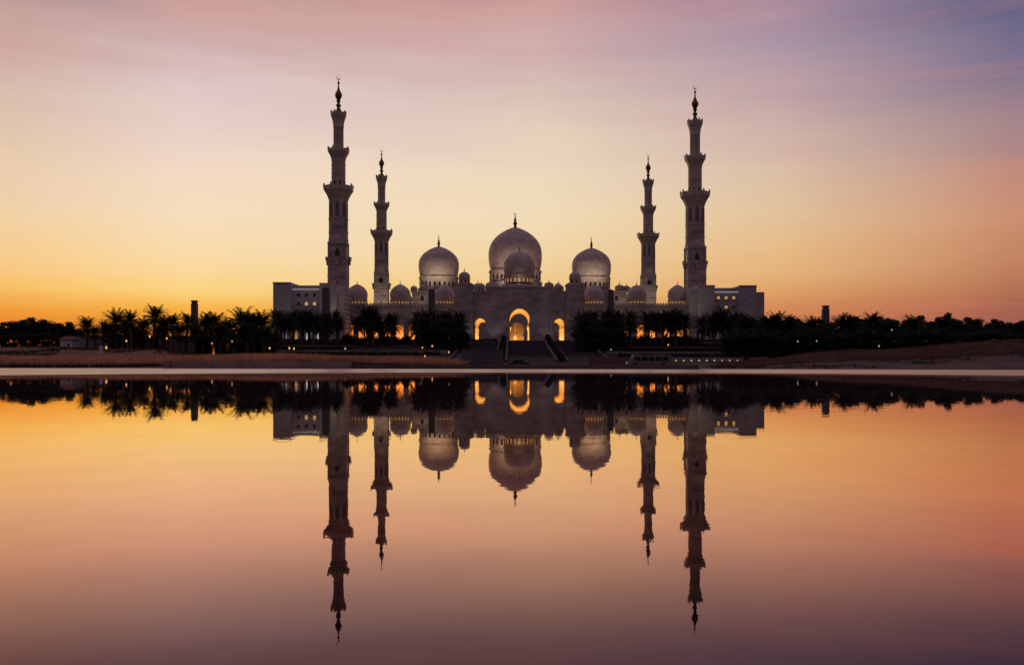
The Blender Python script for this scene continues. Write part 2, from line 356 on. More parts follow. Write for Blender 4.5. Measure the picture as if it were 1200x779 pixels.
# road in the dip behind the basin
m = MB(); rx = list(np.linspace(-45, 70, 60)); V = []
for x in rx: V += [(x, 166, terr(x, 166)+.03), (x, 186, terr(x, 186)+.03)]
m.add(V, [(2*i, 2*i+2, 2*i+3, 2*i+1) for i in range(len(rx)-1)]); o = m.build('road', asph); tag(o, kind='structure')

# ------------------------------------------------------------------ mosque pieces
PZ = 7.5
def dome_prof(R, ring, drum, top=1.16, dr=.93):
    p = [(R*dr, -drum-ring*R), (R*dr, -ring*R-.16*R*.5), (R*(dr+.06), -ring*R-.06*R), (R*(dr+.06), -ring*R+.01*R), (R*dr, -ring*R+.03*R)]
    for i in range(1, 7):
        s = i/6; z = -ring*R*(1-s)+.03*R*(1-s); p.append((R*(dr+(1-dr)*math.sin(s*PI/2)), z))
    for i in range(1, 21):
        s2 = i/20
        p.append((R*max(0, 1-s2**2.5)**.8 if i < 20 else .01, top*R*s2))
    return p
def crescent(m, x, y, z, r):
    n = 14; out = []
    for i in range(n+1):
        a = math.radians(-60+300*i/n)+PI/2+math.radians(30)
        out.append((r*math.cos(a), r*math.sin(a)))
    inn = [(px*.72, py*.72+r*.13) for px, py in out[::-1]]
    poly = [(x+px, z+r+py) for px, py in out+inn]
    k = n+1; v = [(px, y-r*.08, pz) for px, pz in poly]+[(px, y+r*.08, pz) for px, pz in poly]; tot = 2*k
    f = []
    for i in range(n):
        f += [(i, i+1, tot-2-i, tot-1-i), (i+tot, tot-1-i+tot, tot-2-i+tot, i+1+tot)]
    for i in range(tot): f.append((i, (i+1) % tot, (i+1) % tot+tot, i+tot))
    m.add(v, f)
def finial(parent, x, y, z, h, name='finial'):
    m = MB(); q = h
    prof = [(.24*q, -.12*q), (.17*q, -.02*q), (.1*q, .06*q), (.08*q, .18*q), (.12*q, .24*q), (.13*q, .3*q), (.09*q, .37*q), (.06*q, .42*q), (.09*q, .47*q), (.09*q, .51*q), (.05*q, .57*q), (.035*q, .62*q), (.05*q, .66*q), (.03*q, .71*q), (.018*q, .84*q)]
    m.lathe(prof, 10, x, y, z); crescent(m, x, y, z+.82*q, .09*q)
    return m.build(name, gold, parent, smooth=True)
def dome(parent, x, y, zw, R, ring=.5, drum=2., lit=True, fin=.45, nwin=16, top=1.16, seg=48, win=True):
    """zw = height of the widest part, local to parent"""
    m = MB(); m.lathe(dome_prof(R, ring, drum, top), seg, x, y, zw)
    d = m.build('dome', marble_r, parent, smooth=True)
    if win:
        hw = drum*.5; wz = zw-ring*R-drum*.92
        m2 = MB(); m3 = MB()
        for k in range(nwin):
            a = 2*PI*(k+.5)/nwin; ww = R*.93*2*PI/nwin*.2; c, s = math.cos(a), math.sin(a); r = R*.93+.05
            pts = [(-ww, 0), (ww, 0), (ww, hw*.65)]+[(ww*math.cos(t), hw*.65+ww*1.3*math.sin(t)) for t in (PI*.25, PI*.5, PI*.75)]+[(-ww, hw*.65)]
            m2.add([(x+c*r-s*px_, y+s*r+c*px_, wz+pz) for px_, pz in pts], [tuple(range(len(pts)))])
            m3.tube([(x+math.cos(2*PI*k/nwin)*(r+.1), y+math.sin(2*PI*k/nwin)*(r+.1), wz-.02*drum), (x+math.cos(2*PI*k/nwin)*(r+.1), y+math.sin(2*PI*k/nwin)*(r+.1), zw-ring*R-.04*R)], R*.02+.05, 6)
        m2.each('drum_window', drumlit if lit else darkvoid, d)
        m3.each('drum_column', marble_r, d, smooth=True)
    if fin: finial(d, x, y, zw+top*R-.04*R, fin*R)
    return d
def cupola(parent, x, y, z, R, h):
    """little lantern dome on a drum with dark slots; z = foot"""
    m = MB(); dh = h*.3
    prof = [(R*.95, 0), (R*.95, dh), (R*1.05, dh+.05*h), (R*1.05, dh+.1*h), (R*.92, dh+.12*h), (R*1.0, dh+.25*h)]
    for i in range(1, 9):
        s = math.sin(i/8*PI/2); prof.append((R*max(0, 1-s**2)**.58, dh+.25*h+(h*.95-dh-.25*h)*s))
    m.lathe(prof, 20, x, y, z); o = m.build('cupola', marble_r, parent, smooth=True)
    m = MB()
    for k in range(8):
        a = PI/4*k+.2; m.box(-.14*R, .14*R, -.03, .03, 0, dh*.7)
        n = 8; vv = m.v[-n:]; m.v[-n:] = [(x+math.cos(a)*(R*.96)-math.sin(a)*q[0], y+math.sin(a)*(R*.96)+math.cos(a)*q[0], z+.12*dh+q[2]) if True else q for q in vv]
        m.f = m.f[:-6]+[(len(m.v)-8, len(m.v)-7, len(m.v)-3, len(m.v)-4)]
    m.build('slot_window', darkvoid, o)
    m = MB(); m.lathe([(R*.08, 0), (R*.05, R*.2), (R*.12, R*.32), (R*.03, R*.45), (R*.02, R*.8)], 8, x, y, z+h*.94); m.build('finial', gold, o, smooth=True)
    return o

def minaret(loc, label, rz, first=None):
    if first:
        o = copy_tree(first); o.location = loc; o.rotation_euler.z = rz; o['label'] = label; return o
    r = empty('minaret', loc, label, 'minaret', 'four tall minarets round the mosque', rz)
    # square lower tower with recessed panels between corner piers
    m = MB(); m.box(-3.45, 3.45, -3.45, 3.45, 0, 40.2)
    for sx in (-1, 1):
        for sy in (-1, 1): m.box(*sorted((sx*2.9, sx*3.8)), *sorted((sy*2.9, sy*3.8)), 0, 40.4)
    m.box(-4.3, 4.3, -4.3, 4.3, 0, 6.5)
    for z in (13.5, 26.5, 39.6): m.box(-3.87, 3.87, -3.87, 3.87, z, z+.8)
    m.build('square_tower', marble, r, bevel=.06)
    for k in range(4):
        a = k*PI/2; R4 = Matrix.Rotation(a, 4, 'Z')
        def tr(mb): mb.v = [tuple(R4 @ Vector(p)) for p in mb.v]; return mb
        m = MB(); m.box(-1.5, 1.5, -5.0, -4.0, 33.2, 33.7); m.box(-1.5, 1.5, -5.05, -4.9, 33.7, 34.7); m.box(-1.5, -1.38, -4.9, -4.1, 33.7, 34.7); m.box(1.38, 1.5, -4.9, -4.1, 33.7, 34.7)
        m.prism_y([(-1.1, 33.2), (-.4, 31.4), (.4, 31.4), (1.1, 33.2)], -4.8, -3.7)
        bal = tr(m).build('small_balcony', marble, r)
        m = MB(); m.prism_y([(-.9, 33.8), (.9, 33.8), (.95, 36.2), (.5, 37.3), (0, 38), (-.5, 37.3), (-.95, 36.2)], -3.55, -3.4); tr(m).build('arched_door', darkvoid, bal)
        m = MB(); m.box(-.25, .25, -3.5, -3.4, 17, 19); m.box(-.25, .25, -3.5, -3.4, 23, 25); tr(m).each('slit_window', darkvoid, r)
    # octagonal shaft with niches
    m = MB(); o8 = PI/8
    m.lathe([(4.15, 40.2), (4.15, 41.2), (4.05, 42), (3.95, 42.1), (3.95, 56.2)], 8, rot=o8)
    for z in (44.2, 49.5): m.lathe([(4.0, z), (4.12, z+.1), (4.12, z+.45), (4.0, z+.55)], 8, rot=o8)
    sh = m.build('octagonal_shaft', marble, r)
    m = MB()
    for k in range(8):
        a = k*PI/4; c, s = math.cos(a), math.sin(a); rr = 3.95*math.cos(PI/8)+.03
        pts = [(-.75, 50.8), (.75, 50.8), (.8, 55.4), (.45, 56.5), (0, 57.2), (-.45, 56.5), (-.8, 55.4)]
        m.add([(c*rr-s*q, s*rr+c*q, z) for q, z in pts], [tuple(range(7))])
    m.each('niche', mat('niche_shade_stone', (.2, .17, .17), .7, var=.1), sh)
    def balcony(zf, zp, rs, rb, n, par):
        m = MB(); H = zp-zf
        prof = [(rs, zf), (rs+.15, zf+.1*H)]
        for i in range(1, 5):
            s = i/4; rr = rs+(rb-rs)*(s**1.7)*.93; prof += [(rr, zf+H*(.1+.8*s-.06)), (rr+.12, zf+H*(.1+.8*s-.05))]
        prof += [(rb, zp-.08*H), (rb, zp), (rs, zp)]
        m.lathe(prof, n, rot=PI/n); bo = m.build('balcony', marble_r, r)
        m = MB(); m.lathe([(rb-.08, zp), (rb-.08, zp+par*.7), (rb-.25, zp+par*.7), (rb-.25, zp)], n, rot=PI/n)
        for k in range(8):
            a = PI/8+k*PI/4; rr = (rb-.2)
            m.lathe([(.32, 0), (.32, par), (.4, par), (.4, par*1.12), (.1, par*1.5)], 6, rr*math.cos(a), rr*math.sin(a), zp)
        m.build('parapet', marble_r, bo)
        m = MB()
        for k in range(16):
            a = 2*PI*k/16; c, s = math.cos(a), math.sin(a); rr = rb*.82+.3
            m.add([(c*rr-s*q, s*rr+c*q, z) for q, z in ((-.25, zf+H*.5), (.25, zf+H*.5), (.25, zf+H*.7), (0, zf+H*.82), (-.25, zf+H*.7))], [(0, 1, 2, 3, 4)])
        return bo
    balcony(56, 62.3, 3.75, 6.15, 8, 1.2)
    m = MB(); m.lathe([(3.1, 62.3), (3.1, 63.4), (2.8, 63.6), (2.8, 73.3)], 16)
    for z in np.arange(65, 73, 1.6): m.lathe([(2.8, z), (2.88, z+.05), (2.88, z+.25), (2.8, z+.3)], 16)
    us = m.build('round_shaft', marble_r, r)
    m = MB()
    for k in range(8):
        a = k*PI/4+.4; m.add([(math.cos(a)*2.83-math.sin(a)*q, math.sin(a)*2.83+math.cos(a)*q, z) for q, z in ((-.4, 63.8), (.4, 63.8), (.4, 64.8), (-.4, 64.8))], [(0, 1, 2, 3)])
    m.each('slit_window', darkvoid, us)
    balcony(73, 77.4, 2.8, 4.35, 8, 1.1)
    m = MB(); m.lathe([(1.55, 77.4), (1.55, 88.2)], 12)
    for k in range(8):
        a = PI/8+k*PI/4; m.tube([(math.cos(a)*1.85, math.sin(a)*1.85, 77.4), (math.cos(a)*1.85, math.sin(a)*1.85, 87.6)], .24, 6)
    m.lathe([(2.15, 86.6), (2.15, 87.8)], 16); m.lathe([(2.2, 77.4), (2.2, 78.6)], 16)
    m.build('lantern', marble_r, r)
    balcony(87.2, 92.1, 2.1, 3.15, 8, 1.0)
    m = MB()
    m.lathe([(1.9, 92.1), (1.5, 92.9), (.75, 94.2), (.6, 95), (1.0, 95.5), (1.0, 96), (.55, 96.4), (.6, 97), (.95, 97.6), (.6, 98), (1.15, 98.8), (1.45, 99.7), (1.35, 100.5), (.7, 101.6), (.35, 102.8), (.2, 104.2), (.5, 104.7), (.5, 105), (.15, 105.4), (.08, 106.2)], 14)
    crescent(m, 0, 0, 106, .75); m.build('finial', gold, r, smooth=True)
    return r
mn = minaret((-69.9, 361, PZ-.6), 'tall minaret rising behind the left end block, nearest to the left', .05)
minaret((-71, 487.7, PZ-.6), 'smaller looking far minaret between the two left roof domes', .05, mn)
minaret((75.7, 498, PZ-.9), 'smaller looking far minaret beside the right roof domes', .04, mn)
minaret((76.1, 372.6, PZ-.9), 'tall minaret rising behind the right end block', .04, mn)

# entrance portal
D0 = 345.0; S0 = D0/F; PX = 2.96
portal = empty('entrance_portal', (PX, D0, PZ-.1), 'marble entrance gateway with three glowing horseshoe arches and a small dome on top', 'gateway')
H = lambda y: sz_(y, D0)-PZ+.1
ARC = [(0, 3.9, H(361.6)), (-15.2, 2.1, H(373)), (15.2, 2.1, H(373.5))]
holes = [horseshoe(cx, .02, R, h) for cx, R, h in ARC]
outl = [(-19.6, 0), (19.6, 0), (19.6, H(342)), (13.2, H(342)), (13.2, H(336)), (-13.2, H(336)), (-13.2, H(342)), (-19.6, H(342))]
m = wall_holes(outl, holes, 0, 1.2)
wl = m.build('front_wall', marble, portal)
m = MB()      # mass above and beside the passages behind the front wall
DEP = 40
m.box(-19.6, 19.6, 1.2, DEP, H(358), H(343)); m.box(-13, 13, 1.2, 26, H(343), H(337))
m.box(-12.9, -4.4, 1.2, DEP, 0, H(358)); m.box(4.4, 12.9, 1.2, DEP, 0, H(358)); m.box(-19.6, -17.5, 1.2, DEP, 0, H(358)); m.box(17.5, 19.6, 1.2, DEP, 0, H(358))
m.each('side_mass', marble, portal)
for cx, R, h in ARC:     # the vaulted passage: one thin shell per arch
    pr = horseshoe(cx, .02, R+.003, h+.003); n = len(pr)
    m = MB(); m.add([(x, 1.2, z) for x, z in pr]+[(x, DEP, z) for x, z in pr], [(i, i+1, i+1+n, i+n) for i in range(n-1)])
    m.build('vaulted_passage', marble_r, portal, smooth=False)
# framing mouldings on the face
m = MB()
for x0, x1, z1 in ((-4.9, 4.9, H(352)), (-18.2, -12.2, H(362)), (12.2, 18.2, H(362))):
    m.box(x0-.15, x0+.15, -.12, -.003, 0, z1); m.box(x1-.15, x1+.15, -.12, -.003, 0, z1); m.box(x0-.15, x1+.15, -.12, -.003, z1+.002, z1+.4)
m.box(-13.4, 13.4, -.3, -.003, H(337.2), H(335.6)); m.box(-19.8, -13.5, -.3, -.003, H(343), H(341.7)); m.box(13.5, 19.8, -.3, -.003, H(343), H(341.7))
m.each('moulding', marble_r, portal)
for s in (-1, 1):
    tx = s*21.4; dx = 3.45
    m = MB(); m.box(tx-dx, tx+dx, -1.6, 6, 0, H(334)); m.box(tx-dx-.2, tx+dx+.2, -1.8, 6.2, H(335.5)+.2, H(333.2)); m.box(tx-dx+.9, tx+dx-.9, -1.2, 5.2, H(333.2), H(331.6))
    m.prism_y([(tx-dx, H(333.2)), (tx-dx+.9, H(333.2)), (tx-dx+.9, H(331))], -1, 5); m.prism_y([(tx+dx-.9, H(333.2)), (tx+dx, H(333.2)), (tx+dx-.9, H(331))], -1, 5)
    tw = m.build('corner_tower', marble, portal)
    cupola(tw, tx, 2, H(331.7), 2.25, H(317)-H(331.7))
    cupola(wl, s*14.9, 3, H(342), 1.55, H(330.5)-H(342)); cupola(wl, s*11.6, 8, H(337), 1.9, H(328)-H(337))
S1 = 356/F; z0d = lambda y: sz_(y, 356)-PZ+.1
m = MB(); m.lathe([(7.0, H(336.2)), (7.0, z0d(333.8)), (6.4, z0d(333.6))], 32, -.1, 11); m.build('drum_base', marble_r, portal)
dome(portal, -.1, 11, z0d(314.5), 6.35, ring=.42, drum=(331.8-322)*S1, nwin=22, lit=True, fin=.4, top=1.13)
# lamps of the gateway: warm in the passages, cool uplights along the foot
WARM = (1, .47, .1)
for cx, R, h in ARC:
    lamp('AREA', (PX+cx, D0+21, PZ+.05), 2600*R/2.1*(1 if R < 3 else .9), WARM, 'passage_floor_light', shape='RECTANGLE', size=R*1.4, size_y=34, rot=(PI, 0, 0))
for px_, e in ((545, 70), (580, 110), (641, 110), (681, 80)):
    lamp('SPOT', (sx_(px_, 341), 341.6 if 560 < px_ < 660 else 340, PZ+.2), e*1.2, (.8, .82, 1), 'facade_uplight', spot_size=1.6, spot_blend=1, aim=(sx_(px_, 345), 345, PZ+7), shadow_soft_size=.3)

# arcades left and right of the gateway, with three roof domes each
def arcade(x0, x1, Y, domes, label):
    r = empty('arcade', ((x0+x1)/2, Y, PZ-.1), label, 'arcade', 'arcades beside the gateway'); hw = (x1-x0)/2
    top = sz_(358.5, Y)-PZ; n = int((x1-x0)/4.7); st = 2*hw/n
    hs = [horseshoe(-hw+st*(i+.5), .02, 1.5, 6.8, n=10) for i in range(n)]
    wl = wall_holes([(-hw, 0), (hw, 0), (hw, top), (-hw, top)], hs, 0, .9).build('arched_wall', marble, r)
    m = MB(); m.box(-hw, hw, 8, 8.8, 0, top-.01); m.build('back_wall', marble, r); m = MB(); m.box(-hw, hw, .9, 8, 9.8, 10.4); m.build('ceiling', marble, r)
    m = MB(); m.box(-hw-.2, hw+.2, -.35, 14, top, top+.5); m.box(-hw, hw, -.12, -.003, 10.4, 10.9); m.box(-hw, hw, 8.8, 14, 9.6, top-.003)
    m.each('cornice', marble_r, r)
    m = MB(); k = int(2*hw/1.1); pl = [(-hw, top+.5), (hw, top+.5)]
    for i in range(k-1, -1, -1):
        x = -hw+(i+.5)*2*hw/k; pl += [(x+.45, top+.55), (x+.35, top+1), (x, top+1.5), (x-.35, top+1), (x-.45, top+.55)]
    m.prism_y(pl, -.3, 0)
    m.build('merlons', marble_r, r)
    m = MB()
    for i in range(n+1):
        x = -hw+st*i; x = min(max(x, -hw+.3), hw-.3); m.lathe([(.32, .02), (.22, .3), (.2, 4.6), (.35, 5.1), (.35, 5.3)], 8, x, -.42, 0)
    m.each('column', marble_r, r, smooth=True)
    s = (Y+7)/F
    for px_, R, tp in domes:
        x = sx_(px_, Y+7)-(x0+x1)/2; z = sz_(346.5, Y+7)-PZ+.1
        m = MB(); m.lathe([(R*1.12*s, top+.4), (R*1.12*s, sz_(356.8, Y+7)-PZ)], 8, x, 7, rot=PI/8); m.build('drum_base', marble_r, r)
        dome(r, x, 7, z, R*s, ring=.38, drum=1.9, nwin=18, lit=True, fin=.42, top=1.12, seg=40)
    lamp('AREA', ((x0+x1)/2, Y+4.5, PZ+.1), 7000*hw/30, (1, .32, .05), 'arcade_floor_light', shape='RECTANGLE', size=2*hw-2, size_y=2.5, rot=(PI, 0, 0))
    for i in range(0, n+1, 3):
        lamp('SPOT', (x0+st*i, Y-2.5, PZ+6), 260, (1, .72, .5), 'arcade_uplight', spot_size=1.9, spot_blend=1, aim=(x0+st*i, Y+.5, PZ+13), shadow_soft_size=.3)
    return r
arcade(-66, PX-21.4-3.5, 351, [(418.6, 12.2, 331), (469, 12.2, 331), (521, 11.6, 334)], 'left arcade wing with glowing arches and three roof domes')
arcade(PX+21.4+3.5, 73, 351, [(696, 11.5, 335), (746.2, 11.5, 335), (794, 11.5, 335)], 'right arcade wing with glowing arches and three roof domes')

# prayer hall behind
DH = 492.0
hall = empty('prayer_hall', (4, DH, PZ-.1), 'great prayer hall behind the gateway with one huge and two large domes', 'mosque hall')
hz = lambda y, D: sz_(y, D)-PZ+.1
m = wall_holes([(-59, 0), (59, 0), (59, hz(342, DH)), (-59, hz(342, DH))], [horseshoe(-1.2, .02, 4.0, 12.9)], 0, 3)
m.build('wall', marble, hall)
m = MB(); m.box(-59, 59, 60, 112, 0, hz(342, DH)); m.box(-59, -56, 3, 60, 0, hz(342, DH)); m.box(56, 59, 3, 60, 0, hz(342, DH)); m.box(-56, 56, 3, 60, hz(345, DH), hz(342, DH)); m.each('hall_mass', marble, hall)
m = MB(); m.box(-59.5, 59.5, -.6, -.003, hz(342.8, DH), hz(340.8, DH)); m.box(-59.2, 59.2, -.3, -.004, hz(354, DH), hz(353, DH)); m.each('cornice', marble_r, hall)
for k in range(-13, 14):
    if abs(k) < 3: continue
    x = k*4.1; m = MB(); m.add([(x+q, -.05, z) for q, z in ((-.8, hz(352, DH)), (.8, hz(352, DH)), (.8, hz(348, DH)), (0, hz(346, DH)), (-.8, hz(348, DH)))], [(0, 1, 2, 3, 4)]); m.build('arched_window', darkvoid if k % 3 else drumlit, hall)
D2 = 547.0; s2 = D2/F
def hd(pc, R, yw, ring, drumpx, base_y, nwin, top):
    x = sx_(pc, D2)-4; y = D2-DH
    m = MB(); m.lathe([(R*s2*1.08, hz(342.5, DH)), (R*s2*1.08, hz(base_y+.5, D2)), (R*s2*.98, hz(base_y, D2))], 8, x, y, rot=PI/8)
    m.build('drum_base', marble, hall)
    dome(hall, x, y, hz(yw, D2), R*s2, ring=ring, drum=drumpx*s2, nwin=nwin, lit=False, fin=.6, top=top, seg=64)
hd(603.7, 31.3, 300.5, .56, 12, 331, 28, 1.10)
hd(514.2, 23.6, 312, .56, 12.5, 338, 24, .99)
hd(693, 22.9, 313, .56, 12.5, 339, 24, .99)
for px_, yb, R, yt in ((485, 342, 1.7, 334.5), (496, 342, 1.9, 333), (560, 341, 2.2, 331), (726, 342, 2.3, 333), (734, 342, 1.9, 334), (655, 343, 2.4, 333), (541, 341, 2, 333)):
    cupola(hall, sx_(px_, DH+4)-4, 4, hz(yb, DH+4), R*1.15, hz(yt, DH+4)-hz(yb, DH+4))
lamp('AREA', (4-1.5, DH+8.5, PZ+.2), 1300, (1, .4, .08), 'hall_entrance_light', shape='RECTANGLE', size=12, size_y=9, rot=(PI, 0, 0))
m = MB(); m.box(-9, 9, 14, 14.5, .1, 16); m.build('inner_screen', marble_r, hall)
m = MB(); m.lathe([(.3, 0), (.9, .5), (1.1, 1.4), (.5, 2.1), (.15, 2.3)], 12, -2.2, 5, 3.6); m.tube([(-2.2, 5, 5.9), (-2.2, 5, 14)], .04, 5); m.build('hanging_lamp', hot, hall)
# galleries joining the far minarets
for s, lab, dd in ((-1, 'side gallery roof dome row left of the prayer hall', [(-7, 3.9), (-14, 2.6)]), (1, 'side gallery roof dome row right of the prayer hall', [(8, 3.9), (-1, 3.2)])):
    r = empty('side_gallery', (4+s*66, DH+2, PZ-.1), lab, 'gallery')
    m = MB(); m.box(-7, 7, 0, 60, 0, hz(358, DH)); m.build('wall', marble, r)
    m = MB(); m.box(-7.2, 7.2, -.3, -.003, hz(359, DH), hz(357, DH)); m.each('cornice', marble_r, r)
    dome(r, 1.5 if s < 0 else -2, 6, hz(351, DH+6), 4.6, ring=.4, drum=1.8, nwin=14, lit=False, top=1.1, seg=32)

# end blocks (plain stone annexes)
def windows(parent, cells, Y, lit, w=.55, h=1.25):
    for (x, z), l in zip(cells, lit):
        m = MB(); m.prism_y([(x-w, z), (x+w, z), (x+w, z+h*.7), (x+w*.6, z+h*.95), (x, z+h*1.08), (x-w*.6, z+h*.95), (x-w, z+h*.7)], Y-.04, Y+.1); o = m.build('window', litwin if l else darkvoid, parent)
        m = MB(); m.box(x-w-.2, x+w+.2, Y-.2, Y-.041, z-.25, z-.03); m.build('sill', marble_r, o)
DA = 336.0
ax = lambda p: sx_(p, DA)
an = empty('end_block', (ax(358), DA, PZ-1), 'plain stone end block left of the mosque with two rows of three small windows', 'building', 'stone end blocks'); A0 = ax(358)
az_ = lambda y: sz_(y, DA)-PZ+1
m = MB(); m.box(ax(320)-A0, ax(341)-A0, 0, 18, 0, az_(331)); m.box(ax(341)-A0, ax(374)-A0, 1.5, 18, 0, az_(334)); m.box(ax(374)-A0, ax(387)-A0, .2, 18, 0, az_(331.3)); m.box(ax(387)-A0, ax(396)-A0, -3, 17, 0, az_(333)); m.box(ax(396)-A0, ax(403)-A0, 1, 17, 0, az_(342)); m.build('wall', stone, an)
m = MB(); m.box(ax(341.6)-A0, ax(373.6)-A0, 1.2, 1.497, az_(339), az_(338.2)); m.build('light_strip', litwhite, an)
m = MB(); m.box(ax(319.6)-A0, ax(341.3)-A0, -.3, -.003, az_(332), az_(330.6)); m.box(ax(386.6)-A0, ax(396.3)-A0, -3.3, -3.003, az_(334), az_(332.6)); m.each('cornice', stone, an)
windows(an, [(ax(x)-A0, az_(y)) for y in (347, 357.5) for x in (348.5, 358, 367.5)], 1.5, [0, 0, 0, 0, 1, 1])
m = MB()
for k in range(9): x = ax(331+k*6.4)-A0; m.box(x-.45, x+.45, -3.9, -3.1, 0, az_(387.5))
m.box(ax(329)-A0, ax(385)-A0, -4, .19, az_(387.5), az_(386)); m.each('colonnade', whitep, an)
for k in range(4): lamp('SPOT', (ax(334+k*14), DA-6.5, PZ-.3), 260, (.9, .88, 1) if k != 1 else WARM, 'colonnade_uplight', spot_size=1.5, spot_blend=1, aim=(ax(334+k*14), DA-3, PZ+3))
DB = 346.0; bx_ = lambda p: sx_(p, DB); bz_ = lambda y: sz_(y, DB)-PZ+1; B0 = bx_(855)
bn = empty('end_block', (B0, DB, PZ-1), 'stepped stone end block right of the mosque with a lit cornice and lit round windows', 'building', 'stone end blocks')
m = MB(); m.box(bx_(816.5)-B0, bx_(836.5)-B0, -1.5, 18, 0, bz_(334.8)); m.box(bx_(836.5)-B0, bx_(866.5)-B0, 1.5, 18, 0, bz_(337)); m.box(bx_(866.5)-B0, bx_(886.5)-B0, 0, 18, 0, bz_(334.6)); m.box(bx_(886.5)-B0, bx_(900)-B0, 5, 18, 0, bz_(341)); m.box(bx_(808)-B0, bx_(816.5)-B0, 1, 17, 0, bz_(338)); m.build('wall', stone, bn)
m = MB(); m.box(bx_(837.2)-B0, bx_(866)-B0, 1.2, 1.497, bz_(342.4), bz_(341.5)); m.build('light_strip', litwhite, bn)
m = MB(); m.box(bx_(866.2)-B0, bx_(886.9)-B0, -.3, -.003, bz_(335.8), bz_(334.2)); m.box(bx_(816.2)-B0, bx_(836.9)-B0, -1.8, -1.503, bz_(336), bz_(334.4)); m.each('cornice', stone, bn)
windows(bn, [(bx_(x)-B0, bz_(y)) for y in (350, 361) for x in (843, 852, 861)], 1.5, [1, 1, 1, 0, 1, 0], w=.5, h=1.0)
m = MB()
for k in range(9): x = bx_(812+k*6.4)-B0; m.box(x-.45, x+.45, -4.9, -4.1, 0, bz_(387.5))
m.box(bx_(810)-B0, bx_(866)-B0, -5, -1.9, bz_(387.5), bz_(386)); m.each('colonnade', whitep, bn)
for k in range(5): lamp('SPOT', (bx_(816+k*13), DB-7.5, PZ-.3), 300, (.9, .88, 1) if k != 3 else WARM, 'colonnade_uplight', spot_size=1.5, spot_blend=1, aim=(bx_(816+k*13), DB-4, PZ+3))

# floodlight pylons
pyl = None
def pylon(px_, ytop, wpx, D, label, zg, aim=None, e=0):
    global pyl
    h = sz_(ytop, D)-zg; wd = wpx*D/F/2
    r = empty('light_pylon', (sx_(px_, D), D, zg), label, 'light pylon', 'square floodlight pylons')
    m = MB(); m.box(-wd, wd, -wd, wd, 0, h-1.2); m.box(-wd-.4, wd+.4, -wd-.4, wd+.4, 0, .6); m.build('shaft', metalg, r, bevel=.04)
    m = MB(); m.box(-wd*.8, wd*.8, -wd*.8, wd*.8, h-1.2, h-.5); m.box(-wd, wd, -wd, wd, h-.5, h); m.build('lamp_head', metalg, r)
    if aim is not None:
        lamp('SPOT', (sx_(px_, D), D+wd+.6, zg+h-.9), e, (1, .74, .56), 'floodlight', spot_size=.2, spot_blend=1, aim=aim, shadow_soft_size=.6)
    return r
pylon(228, 352, 6.5, 330, 'dark light pylon standing alone above the palms far left', 4.5)
pylon(382.3, 337, 8.5, 300, 'dark light pylon against the left end block', 5.5)
pylon(506, 339.5, 7.5, 300, 'dark light pylon left of the gateway in front of a roof dome', 5.5)
pylon(715.3, 340, 7.5, 300, 'dark light pylon right of the gateway beside a roof dome', 5.5)
pylon(967.5, 358, 7, 330, 'dark light pylon rising from the trees on the right', 5)
for px_, R_ in ((603.7, 31.3), (514.2, 23.6), (693, 22.9)):      # roof lamps at the foot of each great dome
    x = sx_(px_, 547)
    for dx in (-1, 1): lamp('SPOT', (x+dx*R_*.3, 547-R_*.52*1.75, 40), 8000*(R_/31)**2, (1, .76, .58), 'dome_uplight', spot_size=1.5, spot_blend=1, aim=(x+dx*2, 547-R_*.3, 62), shadow_soft_size=.5)

for px_, D, z, zt, e, dd in ((447, 470, 23, 36, 4200, 16), (759.5, 480, 23, 36, 4200, 16), (491, 480, 23, 32, 1800, 12), (730, 480, 23, 32, 1800, 12), (392, 326, 12, 24, 900, 8), (812, 336, 12, 24, 900, 8)):
    lamp('SPOT', (sx_(px_, D), D, z), e, (1, .76, .55), 'wall_uplight', spot_size=1.25, spot_blend=1, aim=(sx_(px_, D+dd), D+dd, zt), shadow_soft_size=.6)
for px_ in (608,): lamp('SPOT', (sx_(px_, 347), 347.4, 29.2), 200, (1, .74, .55), 'dome_uplight', spot_size=1.5, spot_blend=1, aim=(sx_(px_, 354), 352, 38), shadow_soft_size=.4)

# ------------------------------------------------------------------ stairs, terraces, walls
ST = []
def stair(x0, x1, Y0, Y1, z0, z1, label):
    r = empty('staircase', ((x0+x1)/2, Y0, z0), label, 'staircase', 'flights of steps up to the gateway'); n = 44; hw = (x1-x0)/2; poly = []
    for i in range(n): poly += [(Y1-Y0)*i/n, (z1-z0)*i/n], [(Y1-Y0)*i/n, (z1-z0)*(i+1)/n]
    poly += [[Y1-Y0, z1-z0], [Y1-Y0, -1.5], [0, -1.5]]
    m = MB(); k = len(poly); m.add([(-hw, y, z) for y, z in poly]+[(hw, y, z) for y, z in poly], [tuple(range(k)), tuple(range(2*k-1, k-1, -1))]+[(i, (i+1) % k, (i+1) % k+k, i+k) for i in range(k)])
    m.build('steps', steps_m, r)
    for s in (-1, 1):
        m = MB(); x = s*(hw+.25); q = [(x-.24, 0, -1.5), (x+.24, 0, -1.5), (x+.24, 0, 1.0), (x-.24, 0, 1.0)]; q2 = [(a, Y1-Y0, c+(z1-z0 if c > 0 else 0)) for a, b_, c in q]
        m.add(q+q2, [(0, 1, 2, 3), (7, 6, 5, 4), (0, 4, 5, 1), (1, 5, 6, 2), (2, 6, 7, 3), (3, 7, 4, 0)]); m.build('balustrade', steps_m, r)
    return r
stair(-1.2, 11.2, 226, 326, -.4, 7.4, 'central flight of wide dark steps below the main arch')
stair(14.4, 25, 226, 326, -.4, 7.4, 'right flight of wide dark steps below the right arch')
stair(-16, -4.6, 226, 326, -.4, 7.4, 'left flight of wide dark steps partly behind the grey kiosk')

